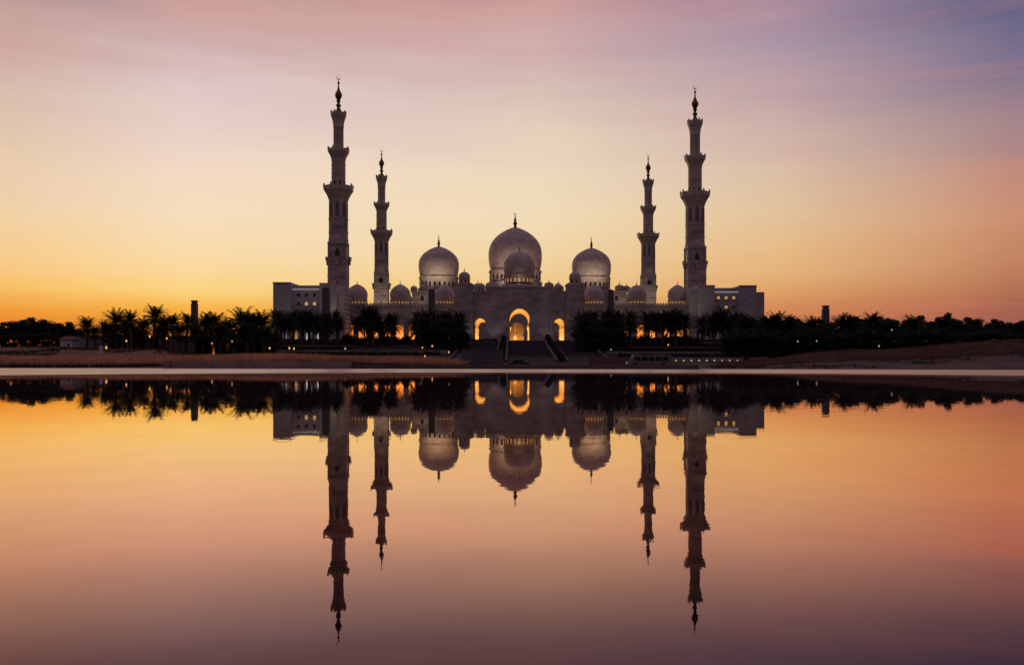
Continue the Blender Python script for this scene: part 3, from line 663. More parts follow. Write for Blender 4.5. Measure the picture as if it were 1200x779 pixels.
def leafbox(name, x0, x1, y0, y1, z0, z1, n, m, size=.28, irregular=.25):
    """a clipped hedge: leaf quads through its volume, denser at the skin"""
    P = rng.random((n, 3)); k = rng.integers(0, 4, n)
    P[k == 0, 2] = 1-P[k == 0, 2]*.12; P[k == 1, 1] = P[k == 1, 1]*.15
    xs = x0+P[:, 0]*(x1-x0); wob = irregular*(np.sin(xs*.9+x0)+np.sin(xs*2.3)+.7*np.sin(xs*5.1+2))*.4
    c = np.stack([xs, y0+P[:, 1]*(y1-y0), z0+P[:, 2]*((z1-z0)+wob)], 1)
    a = rng.normal(size=(n, 3)); a /= np.linalg.norm(a, axis=1)[:, None]; b2 = np.cross(a, rng.normal(size=(n, 3))); b2 /= np.linalg.norm(b2, axis=1)[:, None]
    s = size*(.6+.8*rng.random((n, 1)))
    V = np.stack([c-a*s, c+b2*s*.5, c+a*s, c-b2*s*.5], 1).reshape(-1, 3); return npmesh(name, V, np.arange(4*n).reshape(-1, 4), m)
def hedge(x0, x1, Y, h, dz, label, n=None):
    cx = (x0+x1)/2; r = empty('hedge', (cx, Y, 0), label, 'hedge', 'clipped hedges on the terraces')
    pts = np.linspace(x0, x1, 14); z = max(terr(x, Y) for x in pts)+dz
    m = MB(); m.box(x0-cx, x1-cx, .3, 1.5, z-1.5, z+h-.25); m.build('twig_core', hedgem, r)
    o = leafbox('foliage', x0-cx, x1-cx, 0, 1.8, z-.2, z+h, n or int((x1-x0)*70), hedgem); o.parent = r
def terrace(x0, x1, Y, h, label):
    pts = np.linspace(x0, x1, 14); z = max(terr(x, Y) for x in pts); cx = (x0+x1)/2
    r = empty('terrace_wall', (cx, Y, z), label, 'garden wall', 'low terrace walls on the slope')
    m = MB(); m.box(x0-cx, x1-cx, 0, .6, -2, h); m.build('wall', wallp, r)
    m = MB(); m.box(x0-cx-.05, x1-cx+.05, -.06, .66, h+.002, h+.14); m.build('coping', copem, r)
rows = [(232, .25, 'lowest'), (262, .3, 'middle'), (295, .35, 'upper'), (322, .4, 'topmost')]
for Y, h, nm in rows:
    for x0, x1, sd_ in ((sx_(325, Y), -18.5, 'left'), (27.5, sx_(900, Y), 'right')):
        terrace(x0, x1, Y, h, f'{nm} pale-edged terrace wall {sd_} of the steps')
        hedge(x0, x1, Y+1.2, h+.9, 0, f'{nm} dark clipped hedge {sd_} of the steps')
hedge(-36, -5.5, 329, 1.15, .1, 'ragged planting along the top of the steps left of the main arch', 1500)
hedge(13.5, 42, 329, .5, .1, 'low planting along the top of the steps right of the main arch', 1200)
# clipped shrubs descending between the flights
nb = 900; P = rng.normal(size=(nb, 3)); P /= np.linalg.norm(P, axis=1)[:, None]; P *= (.6+.4*rng.random((nb, 1)))
a = rng.normal(size=(nb, 3)); a /= np.linalg.norm(a, axis=1)[:, None]; b2 = np.cross(a, P); b2 /= np.linalg.norm(b2, axis=1)[:, None]
Vb = np.stack([P-a*.16, P+b2*.09, P+a*.16, P-b2*.09], 1).reshape(-1, 3); Vb[:, 2] = Vb[:, 2]*1.1+1.35
bush0 = None
for (xx, nm) in ((-2.9, 'left'), (12.8, 'right')):
    for k in range(9):
        Y = 230+k*11.5; zz = -.4+7.8*(Y-226)/100
        lb = f'round clipped shrub in the planted strip {nm} of the central steps'
        if bush0 is None:
            bush0 = empty('clipped_shrub', (xx, Y, zz), lb, 'shrub', 'clipped shrubs beside the steps'); npmesh('foliage', Vb, np.arange(len(Vb)).reshape(-1, 4), hedgem, bush0)
            m = MB(); m.tube([(0, 0, -1), (0, 0, 1.2)], .1, 6); m.build('stem', bark, bush0); o = bush0
        else: o = copy_tree(bush0)
        o.location = (xx, Y, zz-.1); o['label'] = lb; o['group'] = f'clipped shrubs {nm} of the central steps'; o.scale = (1, 1, .95+.2*random.random())

def slabwall(name, x0, x1, y, z0, z1, th, label, m=conc, y2=None):
    cx = (x0+x1)/2; r = empty(name, (cx, y, z0), label, 'wall'); q = MB(); dy = (y2-y) if y2 is not None else 0
    q.add([(x0-cx, 0, -1), (x1-cx, dy, -1), (x1-cx, dy+th, -1), (x0-cx, th, -1), (x0-cx, 0, z1-z0), (x1-cx, dy, z1-z0), (x1-cx, dy+th, z1-z0), (x0-cx, th, z1-z0)], [(0, 3, 2, 1), (4, 5, 6, 7), (0, 1, 5, 4), (1, 2, 6, 5), (2, 3, 7, 6), (3, 0, 4, 7)])
    q.build('wall', m, r); return r
yl = outer_edge(-36)+.4; yr = outer_edge(-17)+.4
slabwall('retaining_wall', sx_(192, yl), sx_(411, yr), yl, 0, .78, .5, 'long low concrete retaining wall behind the left pool edge', conc, yr)
m = slabwall('end_pier', sx_(191, yl-.6), sx_(198, yl-.6), yl-.55, 0, .86, .5, 'short square concrete pier at the left end of the long low wall', copem)
slabwall('low_wall', sx_(411, yr)+.1, sx_(820, 87.5), yr+.3, 0, .5, .4, 'low dark concrete wall behind the middle of the pool edge', mat('dark_concrete', (.13, .11, .12), .9, var=.15, scale=.6), 88)
slabwall('garden_wall', sx_(690, 205), sx_(736, 205), 205, -.6, 1.3, .5, 'brown garden wall right of the steps behind the bus', mat('brown_render', (.2, .12, .1), .9, var=.1))
# pale enclosure wall behind the palms on the left
r = empty('enclosure_wall', (-75, 222, 3), 'long pale plastered wall behind the palms on the left', 'wall')
m = MB(); m.box(sx_(86, 222)+75, sx_(322, 222)+75, 0, .4, -2, sz_(394.5, 222)-3)
for k in range(12): x = sx_(88+k*21, 222)+75; m.box(x-.25, x+.25, -.12, -.003, -2, sz_(394.2, 222)-3)
m.build('wall', wallp, r)
m = MB(); m.box(sx_(86, 222)+75, sx_(322, 222)+75, -.15, .5, sz_(394.4, 222)-3+.01, sz_(393.6, 222)-3); m.build('coping', copem, r)
# wall with a row of lamps on the right
wy = 190; x0, x1 = sx_(788, wy), sx_(872, wy)
slabwall('lamp_wall', x0, x1, wy, -.65, 1.2, .4, 'pale low wall carrying a row of small lamps right of the bus', conc)
for k in range(9):
    x = sx_(792+k*9, wy)
    r = empty('wall_lamp', (x, wy-.002, .5), 'small glowing lamp in the row on the low wall right of the bus', 'wall lamp', 'lamps in a row on the low wall')
    m = MB(); m.lathe([(.05, 0), (.13, .05), (.17, .17), (.13, .29), (.05, .34)], 10, 0, -.2, -.1); m.build('globe', hotw, r, smooth=True)
    m = MB(); m.box(-.14, .14, -.06, -.001, -.25, .5); m.build('back_plate', metalg, r)
# grey kiosk with sloping wing
KY = 205
r = empty('kiosk', (sx_(565, KY), KY, -.5), 'plain grey concrete kiosk block in front of the left steps', 'kiosk')
hw = 24*KY/F; m = MB(); m.box(-hw, hw, 0, 6, -.6, sz_(409.5, KY)+.5); m.build('wall', mat('grey_render', (.14, .13, .15), .9, var=.1, scale=.5), r, bevel=.03)
m = MB(); m.box(-hw-.15, hw+.15, -.15, 6.15, sz_(409.4, KY)+.52, sz_(408.7, KY)+.5); m.build('roof_slab', copem, r)
m = MB(); m.prism_y([(-hw-3, -.6), (-hw-.01, -.6), (-hw-.01, sz_(410, KY)+.4)], .5, .9); m.build('sloping_wing', wallp, r)
m = MB(); m.box(hw*.4, hw*.6, -.03, -.002, -.1, 2.1); m.build('door', metalg, r)
# long thin canopy in front of the left arcade
CY = 196; r = empty('shade_canopy', (sx_(455, CY), CY, -.2), 'long thin brown flat canopy on posts below the left arcade', 'canopy'); hw = 41*CY/F
m = MB(); m.box(-hw, hw, 0, 4, sz_(409, CY)+.2, sz_(407.9, CY)+.2); m.build('roof', mat('brown_timber', (.3, .17, .12), .8, var=.2, scale=1), r)
for k in range(7):
    x = -hw+.3+k*(2*hw-.6)/6; m = MB(); m.box(x-.09, x+.09, .2, .38, -1, sz_(409, CY)+.198); m.build('post', metalg, r)
# hut
HY = 205; r = empty('hut', (sx_(77.5, HY), HY, 3.2), 'small white hut with a red roof at the edge of the trees', 'hut'); hw = 7*HY/F
m = MB(); m.box(-hw, hw, 0, 3, -1, sz_(397.8, HY)-3.2); m.build('wall', whitep, r)
zt = sz_(397.8, HY)-3.2; m = MB(); m.add([(-hw-.3, -.4, zt+.01), (hw+.3, -.4, zt+.01), (hw+.3, 3.4, zt+.01), (-hw-.3, 3.4, zt+.01), (-hw+.5, 1.5, zt+.8), (hw-.5, 1.5, zt+.8)], [(3, 2, 1, 0), (0, 1, 5, 4), (2, 3, 4, 5), (1, 2, 5), (3, 0, 4)]); m.build('roof', redroof, r)
m = MB(); m.box(hw*.2, hw*.6, -.04, -.002, -.3, 1.2); m.build('door', metalg, r)

# ------------------------------------------------------------------ vehicles
def wheel(parent, x, y, r=.38, wd=.24):
    m = MB(); n = 20
    m.lathe([(r*.55, -wd/2), (r*.92, -wd/2), (r, -wd*.35), (r, wd*.35), (r*.92, wd/2), (r*.55, wd/2)], n); m.v = [(a+x, c+y, b_+r) for a, b_, c in m.v]; t_ = m.build('wheel', rubber, parent)
    m = MB(); m.lathe([(.05, -wd*.52), (r*.56, -wd*.45), (r*.56, wd*.45), (.05, wd*.52)], 12); m.v = [(a+x, c+y, b_+r) for a, b_, c in m.v]; m.build('rim', metalg, t_)
def bus():
    Y = 176; zg = terr(27, Y)+.04; r = empty('shuttle_bus', (sx_(761.5, Y), Y, zg), 'pale shuttle bus with a slanted windscreen parked behind the low wall', 'bus')
    Lh = 26.3*Y/F; H_ = sz_(416, Y)-zg
    body = [(-Lh, .35), (Lh, .35), (Lh, H_-.12), (Lh-.12, H_), (-Lh+1.3, H_), (-Lh+1.1, H_-.08), (-Lh+.12, 1.1), (-Lh, 1.0)]
    m = MB(); m.prism_y(body, 0, 2.3); b_ = m.build('body', busp, r, bevel=.06)
    for k in range(5):
        x = -Lh+1.5+k*(2*Lh-2)/5; m = MB(); m.box(x, x+(2*Lh-2)/5-.25, -.03, -.003, H_*.5, H_-.28); m.build('window', glass, r)
    m = MB(); m.add([(-Lh+.14-.03, .15, 1.14), (-Lh+.14-.03, 2.15, 1.14), (-Lh+1.07-.03, 2.15, H_-.15), (-Lh+1.07-.03, .15, H_-.15)], [(0, 1, 2, 3)]); m.build('windscreen', glass, r)
    m = MB(); m.add([(-Lh+.25, -.04, 1.1), (-Lh+.45, -.04, 1.1), (-Lh+1.35, -.04, H_-.05), (-Lh+1.15, -.04, H_-.05)], [(0, 1, 2, 3)]); m.build('pillar_trim', whitep, r)
    for x in (-Lh+1.6, Lh-1.7):
        for y in (.1, 2.2): wheel(r, x, y, .42)
    m = MB(); m.box(-Lh-.03, -Lh+.06, .2, .5, .65, .85); m.build('headlight', hotw, r); m = MB(); m.box(-Lh-.03, -Lh+.06, 1.8, 2.1, .65, .85); m.build('headlight', hotw, r)
bus()
def car():
    Y = 178; zg = terr(1, Y)+.04; r = empty('parked_car', (sx_(608.5, Y), Y, zg), 'dark saloon car with a rounded roof in front of the central steps', 'car')
    lw = [(-2.1, .3), (2.1, .3), (2.15, .7), (1.9, .86), (1.0, .95), (-1.3, .95), (-2.05, .8), (-2.15, .55)]
    m = MB(); m.prism_y(lw, 0, 1.75); m.build('body', carp, r, bevel=.08)
    cab = [(-1.45, .951), (1.15, .951), (.55, 1.38), (.2, 1.46), (-.6, 1.46), (-1.0, 1.38)]
    m = MB(); m.prism_y(cab, .12, 1.63); m.build('cabin', carp, r, bevel=.06)
    m = MB(); m.add([(-1.2, .1, 1.0), (-.15, .1, 1.0), (-.15, .1, 1.36), (-.85, .1, 1.36)], [(0, 1, 2, 3)]); m.build('side_window', glass, r)
    m = MB(); m.add([(-.05, .1, 1.0), (.95, .1, 1.0), (.5, .1, 1.34), (-.05, .1, 1.36)], [(0, 1, 2, 3)]); m.build('side_window', glass, r)
    for x in (-1.35, 1.35):
        for y in (.12, 1.63): wheel(r, x, y, .32, .2)
car()

# ------------------------------------------------------------------ person
def person():
    Y = 150; x = sx_(118.5, Y); z = terr(x, Y)
    r = empty('person', (x, Y, z), 'person in a long white robe standing on the sandy bank by the palms', 'person')
    def skinned(name, pts, edges, rad, m, parent, sub=2):
        me = bpy.data.meshes.new(name); me.from_pydata(pts, edges, []); o = bpy.data.objects.new(name, me); C.objects.link(o); o.parent = parent
        sk = o.modifiers.new('skin', 'SKIN'); me.skin_vertices.new() if not me.skin_vertices else None
        for i, rr in enumerate(rad): me.skin_vertices[0].data[i].radius = (rr, rr)
        me.skin_vertices[0].data[0].use_root = True
        ss = o.modifiers.new('sub', 'SUBSURF'); ss.levels = sub; ss.render_levels = sub; me.materials.append(m); return o
    pts = [(0, 0, .95), (0, 0, 1.2), (0, 0, 1.42), (0, 0, 1.52), (0, -.01, 1.64), (0, -.01, 1.76),
           (.1, 0, .88), (.11, 0, .48), (.11, 0, .07), (.12, -.16, .04), (-.1, 0, .88), (-.11, 0, .48), (-.11, 0, .07), (-.12, -.16, .04),
           (.19, 0, 1.4), (.25, .02, 1.12), (.25, -.06, .87), (.25, -.08, .78), (-.19, 0, 1.4), (-.25, .02, 1.12), (-.24, -.08, .87), (-.23, -.11, .78)]
    ed = [(0, 1), (1, 2), (2, 3), (3, 4), (4, 5), (0, 6), (6, 7), (7, 8), (8, 9), (0, 10), (10, 11), (11, 12), (12, 13), (2, 14), (14, 15), (15, 16), (16, 17), (2, 18), (18, 19), (19, 20), (20, 21)]
    rad = [.13, .13, .12, .05, .095, .075, .085, .06, .04, .035, .085, .06, .04, .035, .055, .045, .03, .035, .055, .045, .03, .035]
    skinned('body', pts, ed, rad, skin, r)
    m = MB()
    prof = [(.27, .12), (.25, .5), (.2, .95), (.2, 1.2), (.22, 1.38), (.14, 1.5), (.07, 1.54)]
    m.lathe(prof, 18); m.v = [(a, b_*.72, c) for a, b_, c in m.v]
    for s in (-1, 1): m.tube([(s*.15, 0, 1.43), (s*.24, .02, 1.15), (s*.26, -.06, .9)], [.085, .075, .08], 8)
    m.build('robe', robe, r, smooth=True)
    m = MB(); m.lathe([(.105, 1.6), (.112, 1.7), (.1, 1.78), (.05, 1.83)], 14, 0, .02); m.build('hair', hairm, r, smooth=True)
person()

# ------------------------------------------------------------------ garden lamps
gl0 = None
def garden_lamp(px_, D, py, label, hotm=True, light=0, group='garden lamps with warm globes'):
    global gl0
    x = sx_(px_, D); z = terr(x, D); zt = sz_(py, D); h = max(.5, zt-z)
    r = empty('garden_lamp', (x, D, z), label, 'garden lamp', group)
    m = MB(); m.lathe([(.1, -.3), (.1, .05), (.05, .1), (.045, h-.12)], 8); m.build('post', metalg, r)
    m = MB(); m.lathe([(.06, h-.12), (.13, h), (.16, h+.14), (.11, h+.28), (.04, h+.34)], 10); m.build('lamp_globe', hot if hotm else hotw, r, smooth=True)
    if light: lamp('SPOT', (x+.3, D+.3, z+.15), light*.9, (1, .42, .12), 'garden_uplight', spot_size=1.9, spot_blend=1, aim=(x+.3, D+2.2, z+4), shadow_soft_size=.2)
for px_, D, py, lb, wr, e in [
    (124.5, 152, 408, 'glowing garden lamp right beside the person in white', 1, 60), (148, 200, 400, 'garden lamp glowing among the tall palms at left', 1, 160), (175.5, 205, 395, 'garden lamp at the foot of the tallest left palm', 1, 160),
    (195.5, 205, 397, 'garden lamp between two slim left palms', 1, 120), (248.5, 208, 403, 'garden lamp under the palm right of the far left pylon', 1, 200), (272, 208, 400.5, 'garden lamp midway between far left pylon and left end block', 1, 240),
    (316, 190, 408.5, 'single low garden lamp below the left end block', 1, 0), (339, 190, 408.5, 'left one of the close pair of lamps below the left end block', 1, 0), (344.5, 190, 409, 'right one of the close pair of lamps below the left end block', 1, 0),
    (404.5, 190, 409, 'yellowish garden lamp at the left end of the brown canopy', 0, 0), (506.5, 215, 406, 'tall reddish garden lamp right of the brown canopy', 1, 80), (495, 215, 408, 'reddish garden lamp at the right end of the brown canopy', 1, 0),
    (526, 215, 413, 'low garden lamp left of the grey kiosk', 1, 60), (498, 195, 418, 'lowest reddish lamp above the left grass bank', 1, 0), (716, 240, 410, 'small pale lamp in front of the right pylon', 0, 0), (783, 240, 404.5, 'red garden lamp in the hedges above the bus', 1, 60),
    (850, 250, 402, 'small pale lamp in the hedges under the right end block', 0, 0), (935, 230, 400.5, 'pale lamp under the trees left of the right pylon', 0, 0), (957, 235, 400, 'brighter pale lamp under the right pylon', 0, 30),
    (1000, 240, 397, 'pale lamp at the foot of the pale right wall', 0, 60), (1024, 240, 391, 'high pale lamp among the right trees', 0, 40), (1032, 240, 394, 'lower pale lamp among the right trees', 0, 0), (1030, 200, 406, 'lamp just above the right grass bank', 0, 0), (1093, 240, 393, 'pale lamp left of the low lit building at far right', 0, 0), (1045, 245, 387, 'topmost lamp glimpsed through the right trees', 0, 0)]:
    garden_lamp(px_, D, py, lb, bool(wr), e)
r = empty('low_building', (sx_(1116, 250), 250, 4), 'low pale building glimpsed under the trees at far right', 'building')
m = MB(); m.box(-3.6, 3.6, 0, 6, -1, 4.2-.6); m.build('wall', wallp, r); m = MB(); m.box(-4, 4, -.4, 6.4, 3.61, 3.9); m.build('roof', copem, r)
for k in range(3): m = MB(); m.box(-2.6+k*2, -1.6+k*2, -.03, -.002, 1.5, 2.6); m.build('window', litwin if k != 1 else darkvoid, r)
lamp('POINT', (sx_(1116, 247), 246, 7), 60, (1, .8, .6), 'eaves_light', shadow_soft_size=.3)

# ------------------------------------------------------------------ palms and trees
def palm_mesh(seed, h, nf=80, fl=4.6):
    R = random.Random(seed); lean = (R.uniform(-.5, .5), R.uniform(-.5, .5))
    tk = MB(); pts = []; rad = []
    for i in range(9):
        s = i/8; pts.append((lean[0]*s*s, lean[1]*s*s, -1+(h+1)*s)); rad.append(.36-.1*s+(.05 if i % 2 else 0))
    tk.tube(pts, rad, 9)
    V = []; Fc = []; top = Vector((lean[0], lean[1], h))
    for k in range(nf):
        az = k*2.39996+R.uniform(-.2, .2); u = k/(nf-1); el = math.radians(78-112*u+R.uniform(-9, 9)); L_ = fl*R.uniform(.85, 1.1)*(1-.12*u); droop = R.uniform(.2, .36)*(1.0 if el > 0 else .5)
        d = Vector((math.cos(az), math.sin(az), 0)); side = Vector((-math.sin(az), math.cos(az), 0)); P = top+Vector((0, 0, -.5*u)); n = 11; prev = P.copy(); a = el; pp = [P.copy()]
        for i in range(n): a -= droop/n*(1+2.2*i/n)*1.4; P = P+(d*math.cos(a)+Vector((0, 0, 1))*math.sin(a))*(L_/n); pp.append(P.copy())
        for i in range(n):
            o = len(V); w_ = .05; V += [pp[i]-side*w_, pp[i]+side*w_, pp[i+1]+side*w_*.8, pp[i+1]-side*w_*.8]; Fc.append((o, o+1, o+2, o+3))
            for sub in (0, .5):
                q = pp[i].lerp(pp[i+1], sub); s = (i+sub)/n
                if s < .12: continue
                ll = .62*math.sin(min(1, s*1.25+.12)*PI*.82)+.12; t_ = (pp[i+1]-pp[i]).normalized(); up = side.cross(t_)
                for sg in (-1, 1):
                    dr = (side*sg*.8+t_*.65+up*R.uniform(-.15, .3)-Vector((0, 0, .18))).normalized()
                    e = q+dr*ll; wd = t_*.075; o = len(V); V += [q-wd, q+wd, e+wd*.35, e-wd*.35]; Fc.append((o, o+1, o+2, o+3))
    return tk, [tuple(v) for v in V], Fc
palms = []
for sd, h in ((1, 6.0), (2, 6.6), (3, 5.8), (4, 7.6), (5, 6.2)):
    tk, V, Fc = palm_mesh(sd, h, nf=(84 if sd != 4 else 64), fl=(3.9 if sd not in (3, 4) else 3.5)); palms.append((tk.build('trunk', trunkm).data, npmesh('crown', V, Fc, frond).data, h))
for o in [o for o in C.objects if o.name.startswith(('trunk', 'crown')) and o.parent is None]: bpy.data.objects.remove(o)
def palm(x, y, z, htop, label, group, v=None, name='date_palm', wide=1):
    v = random.randrange(5) if v is None else v; tm, cm, h = palms[v]
    sc = htop/(h+3.2)
    r = empty(name, (x, y, z), label, 'palm tree', group, random.uniform(0, 6.28), sc); r.scale = (sc*wide, sc*wide, sc)
    for nm, d in (('trunk', tm), ('crown', cm)):
        c = bpy.data.objects.new(nm, d); C.objects.link(c); c.parent = r
    return r
# free-standing palms on the left, each read off the skyline
LP = [(102, 370, 'short palm standing first from the left beyond the white hut', 4), (120, 374, 'low palm behind the person in white', 3), (137, 361, 'bushy palm with a full crown above the person in white', 0), (154, 361.5, 'palm leaning against its neighbour left of the tallest left palm', 3), (168, 370, 'short palm tucked under the left of the tallest left palm', 2), (180, 354.5, 'tallest palm on the left with a crown above all its neighbours', 3),
      (192, 368, 'low palm just right of the tallest left palm', 1), (203, 365, 'slim palm with a bare trunk left of the far left pylon', 3), (218, 364, 'slim palm nearest to the left side of the far left pylon', 3), (238, 366, 'palm overlapping the right foot of the far left pylon', 0), (250, 364, 'broad palm right of the far left pylon', 1), (266, 370, 'small palm in the dip of the skyline right of the pylon', 2), (281, 360.5, 'high round-headed palm right of the far left pylon', 0), (298, 364, 'palm second from the left edge of the left end block', 4), (309, 363, 'palm just left of the left end block corner', 1), (112, 380, 'shortest palm right of the first left palm', 2), (146, 372, 'low palm filling below the bushy pair on the left', 1), (211, 378, 'stunted palm between the two slim palms', 2), (228, 379, 'low palm hiding the foot of the far left pylon', 1), (160, 379, 'low spreading palm in front of the pale wall at left', 4), (290, 376, 'low spreading palm near the left end block', 4), (128, 377, 'low palm squeezed behind the person in white', 1), (258, 378, 'low bushy palm by the lamps right of the far left pylon', 0), (188, 379, 'low palm at the right foot of the tallest left palm', 4)]
for px_, py, lb, v in LP:
    D = 208+((px_*7) % 11)-(6 if py > 375 else 0); x = sx_(px_, D); z = terr(x, D)-.1; palm(x, D, z, sz_(py, D)-z, lb, 'date palms on the left bank', v)
def palmrow(pxs, D, ytop, jit, label, group, wide=.86):
    for p in pxs:
        d = D+random.uniform(-4, 4); px_ = p+random.uniform(-2, 2); x = sx_(px_, d); z = terr(x, d)-.1
        palm(x, d, z, sz_(ytop+random.uniform(-jit, jit)*1.6, d)-z, label, group, wide=wide*random.uniform(.9, 1.12))
palmrow(range(324, 403, 10), 296, 363.5, 1.8, 'date palm in the even dense row before the left end block', 'palms before the left end block', .86)
palmrow(range(329, 403, 13), 282, 368, 2.5, 'date palm in the lower front row before the left end block', 'lower palms before the left end block')
palmrow([431, 437], 292, 358, .6, 'tall palm of the clump left of the far left minaret foot', 'tall palms at the left roof domes')
palmrow([421, 427, 436, 444, 452, 460], 292, 367, 1.6, 'date palm of the dark clump before the left arcade', 'palm clump before the left arcade')
palmrow([487, 495, 503, 512, 521, 530, 539], 288, 362.5, 1.5, 'date palm of the dark clump just left of the gateway', 'palm clump left of the gateway')
palmrow([486, 499, 511, 523, 535], 272, 370, 2, 'lower date palm in front of the clump left of the gateway', 'lower palms left of the gateway')
palmrow([682, 690, 699, 709, 719, 728, 737], 288, 363, 1.5, 'date palm of the dark clump just right of the gateway', 'palm clump right of the gateway')
palmrow([686, 698, 712, 724, 737], 272, 370, 2, 'lower date palm in front of the clump right of the gateway', 'lower palms right of the gateway')
palmrow([761, 769, 777, 785, 793, 801], 292, 363, 1.5, 'date palm of the row before the right arcade', 'palms before the right arcade')
palmrow([822, 833, 846, 856, 862], 288, 366, 2.5, 'date palm before the right end block', 'palms before the right end block')
palmrow([848], 284, 361, 1, 'tallest date palm before the lit windows of the right end block', 'tall palm before the right end block')

def tree_mesh(seed, flat=False, nl=5200, bush=False):
    R = np.random.default_rng(seed); tk = MB(); H_ = 9.0; ends = []
    tk.tube([(0, 0, -1), (.1, .05, 1.2), (.05, .1, 2.6)], [.42, .3, .26], 8)
    for k in range(7):
        a = k*2.4+R.uniform(-.3, .3); rr = R.uniform(1.6, 3.4)*(1.35 if flat else 1); zz = R.uniform(4.6, 7.4)*(.8 if flat else 1); mid = (rr*.45*math.cos(a), rr*.45*math.sin(a), 2.6+(zz-2.6)*.55); e = (rr*math.cos(a), rr*math.sin(a), zz)
        tk.tube([(.05, .1, 2.4), mid, e], [.2, .13, .05], 6); ends.append(e); ends.append((mid[0]*1.3, mid[1]*1.3, mid[2]+1))
        a2 = a+R.uniform(.5, 1); e2 = (rr*.8*math.cos(a2), rr*.8*math.sin(a2), zz+R.uniform(-.6, 1.2)); tk.tube([mid, e2], [.11, .04], 5); ends.append(e2)
    ends.append((0, 0, 7.9*(.85 if flat else 1)))
    if bush:
        for k in range(16): a = k*2.4; rr = 1.2+2.6*((k*7) % 5)/5; ends.append((rr*math.cos(a), rr*math.sin(a), .6+3.6*((k*3) % 7)/7))
    ends = np.array(ends); ci = R.integers(0, len(ends), nl); rad = R.uniform(.9, 1.7, len(ends))
    P = R.normal(size=(nl, 3)); P /= np.linalg.norm(P, axis=1)[:, None]; P *= R.random((nl, 1))**.45; P *= rad[ci][:, None]; P[:, 2] *= .7; c = ends[ci]+P
    a = R.normal(size=(nl, 3)); a /= np.linalg.norm(a, axis=1)[:, None]; b_ = np.cross(a, R.normal(size=(nl, 3))); b_ /= np.linalg.norm(b_, axis=1)[:, None]; s = .2*(.6+.8*R.random((nl, 1)))
    V = np.stack([c-a*s, c+b_*s*.6, c+a*s, c-b_*s*.6], 1).reshape(-1, 3); return tk, V
trees = []
for sd, fl in ((11, False), (12, False), (13, True), (14, False), (15, 'bush'), (16, 'bush')):
    tk, V = tree_mesh(sd, fl is True, 9000 if fl == 'bush' else 6500, fl == 'bush'); a_, b_ = tk.build('trunk', bark), npmesh('crown', V, np.arange(len(V)).reshape(-1, 4), leaf); trees.append((a_.data, b_.data)); bpy.data.objects.remove(a_); bpy.data.objects.remove(b_)
def tree(x, y, z, htop, label, group, v=None, wide=1):
    v = random.randrange(4) if v is None else v; s = htop/8.7; r = empty('broadleaf_tree', (x, y, z), label, 'tree', group, random.uniform(0, 6.28)); r.scale = (s*wide, s*wide, s)
    for nm, d in zip(('trunk', 'crown'), trees[v]): c = bpy.data.objects.new(nm, d); C.objects.link(c); c.parent = r
for i, (px_, py) in enumerate([(-30, 378), (-12, 375), (4, 377), (17, 374.5), (28, 374), (40, 379), (50, 373.5), (61, 380), (70, 378), (80, 380), (90, 388), (-60, 376), (-90, 378), (-120, 377)]):
    D = 245+(i*13) % 17; x = sx_(px_, D); z = terr(x, D); tree(x, D, z, sz_(py, D)-z, 'dark flat-topped tree in the grove at the far left', 'trees of the far left grove', 2 if i % 2 else None, 1.25)
for i, px_ in enumerate(range(-110, 96, 16)):
    D = 232; x = sx_(px_, D); z = terr(x, D); tree(x, D, z, sz_(388+(i*7) % 5, D)-z, 'low bushy tree at the front of the far left grove', 'low trees of the far left grove', 4+i % 2, 1.5)
for i, (px_, py) in enumerate([(134, 387), (158, 386), (186, 388), (240, 387), (262, 386), (292, 385), (314, 384)]):
    D = 216+(i*5) % 4; x = sx_(px_, D); z = terr(x, D); tree(x, D, z, sz_(py, D)-z, 'dark bushy tree filling in between the left palms', 'bushes between the left palms', 4+i % 2, 1.1)
for px_, py in ((503, 382), (520, 380), (533, 381), (541, 385), (683, 383), (696, 380), (708, 382), (727, 384)):
    D = 268; x = sx_(px_, D); z = terr(x, D); tree(x, D, z, sz_(py, D)-z, 'low dark bush at the foot of the palms beside the gateway', 'bushes at the foot of the gateway palms', 4+px_ % 2, 1.0)
for k_, px_ in enumerate((407, 415, 424, 433, 441, 450, 459, 467, 476, 747, 755, 764, 772, 781, 789, 798, 806, 815)):
    D = 300+(k_*5) % 7; x = sx_(px_, D); z = terr(x, D); tree(x, D, z-.3, sz_(389.5+(k_*7) % 5, D)-z, 'low dark bush between palm trunks in front of a glowing arcade', 'bushes in front of the arcades', 4+k_ % 2, 1.0)
SKY = [(872, 372), (884, 371), (896, 372), (909, 368), (925, 370), (938, 372), (950, 374), (962, 375), (975, 372), (1003, 371), (1012, 370), (1030, 370), (1046, 374), (1060, 374), (1079, 371), (1092, 374), (1108, 369.5), (1121, 373), (1134, 371), (1147, 374), (1160, 378), (1172, 377), (1184, 371.5), (1198, 376), (1212, 374), (1228, 372), (1246, 375), (1264, 373), (1285, 375), (1306, 373), (918, 373), (1068, 376), (1040, 372)]
for i, (px_, py) in enumerate(SKY):
    D = 262+(i*17) % 23; x = sx_(px_, D); z = terr(x, D); tree(x, D, z, sz_(py-2+((i*11) % 7), D)-z, 'dark rounded tree on the skyline of the right-hand wood', 'skyline trees on the right', None, .85+.1*(i % 4))
for i, px_ in enumerate(range(866, 1310, 12)):
    D = 236+(i*5) % 9; x = sx_(px_, D); z = terr(x, D); tree(x, D, z, sz_(384+(i*7) % 6, D)-z, 'lower dark tree in front of the right-hand wood', 'lower trees on the right', 4+i % 2, 1.45)
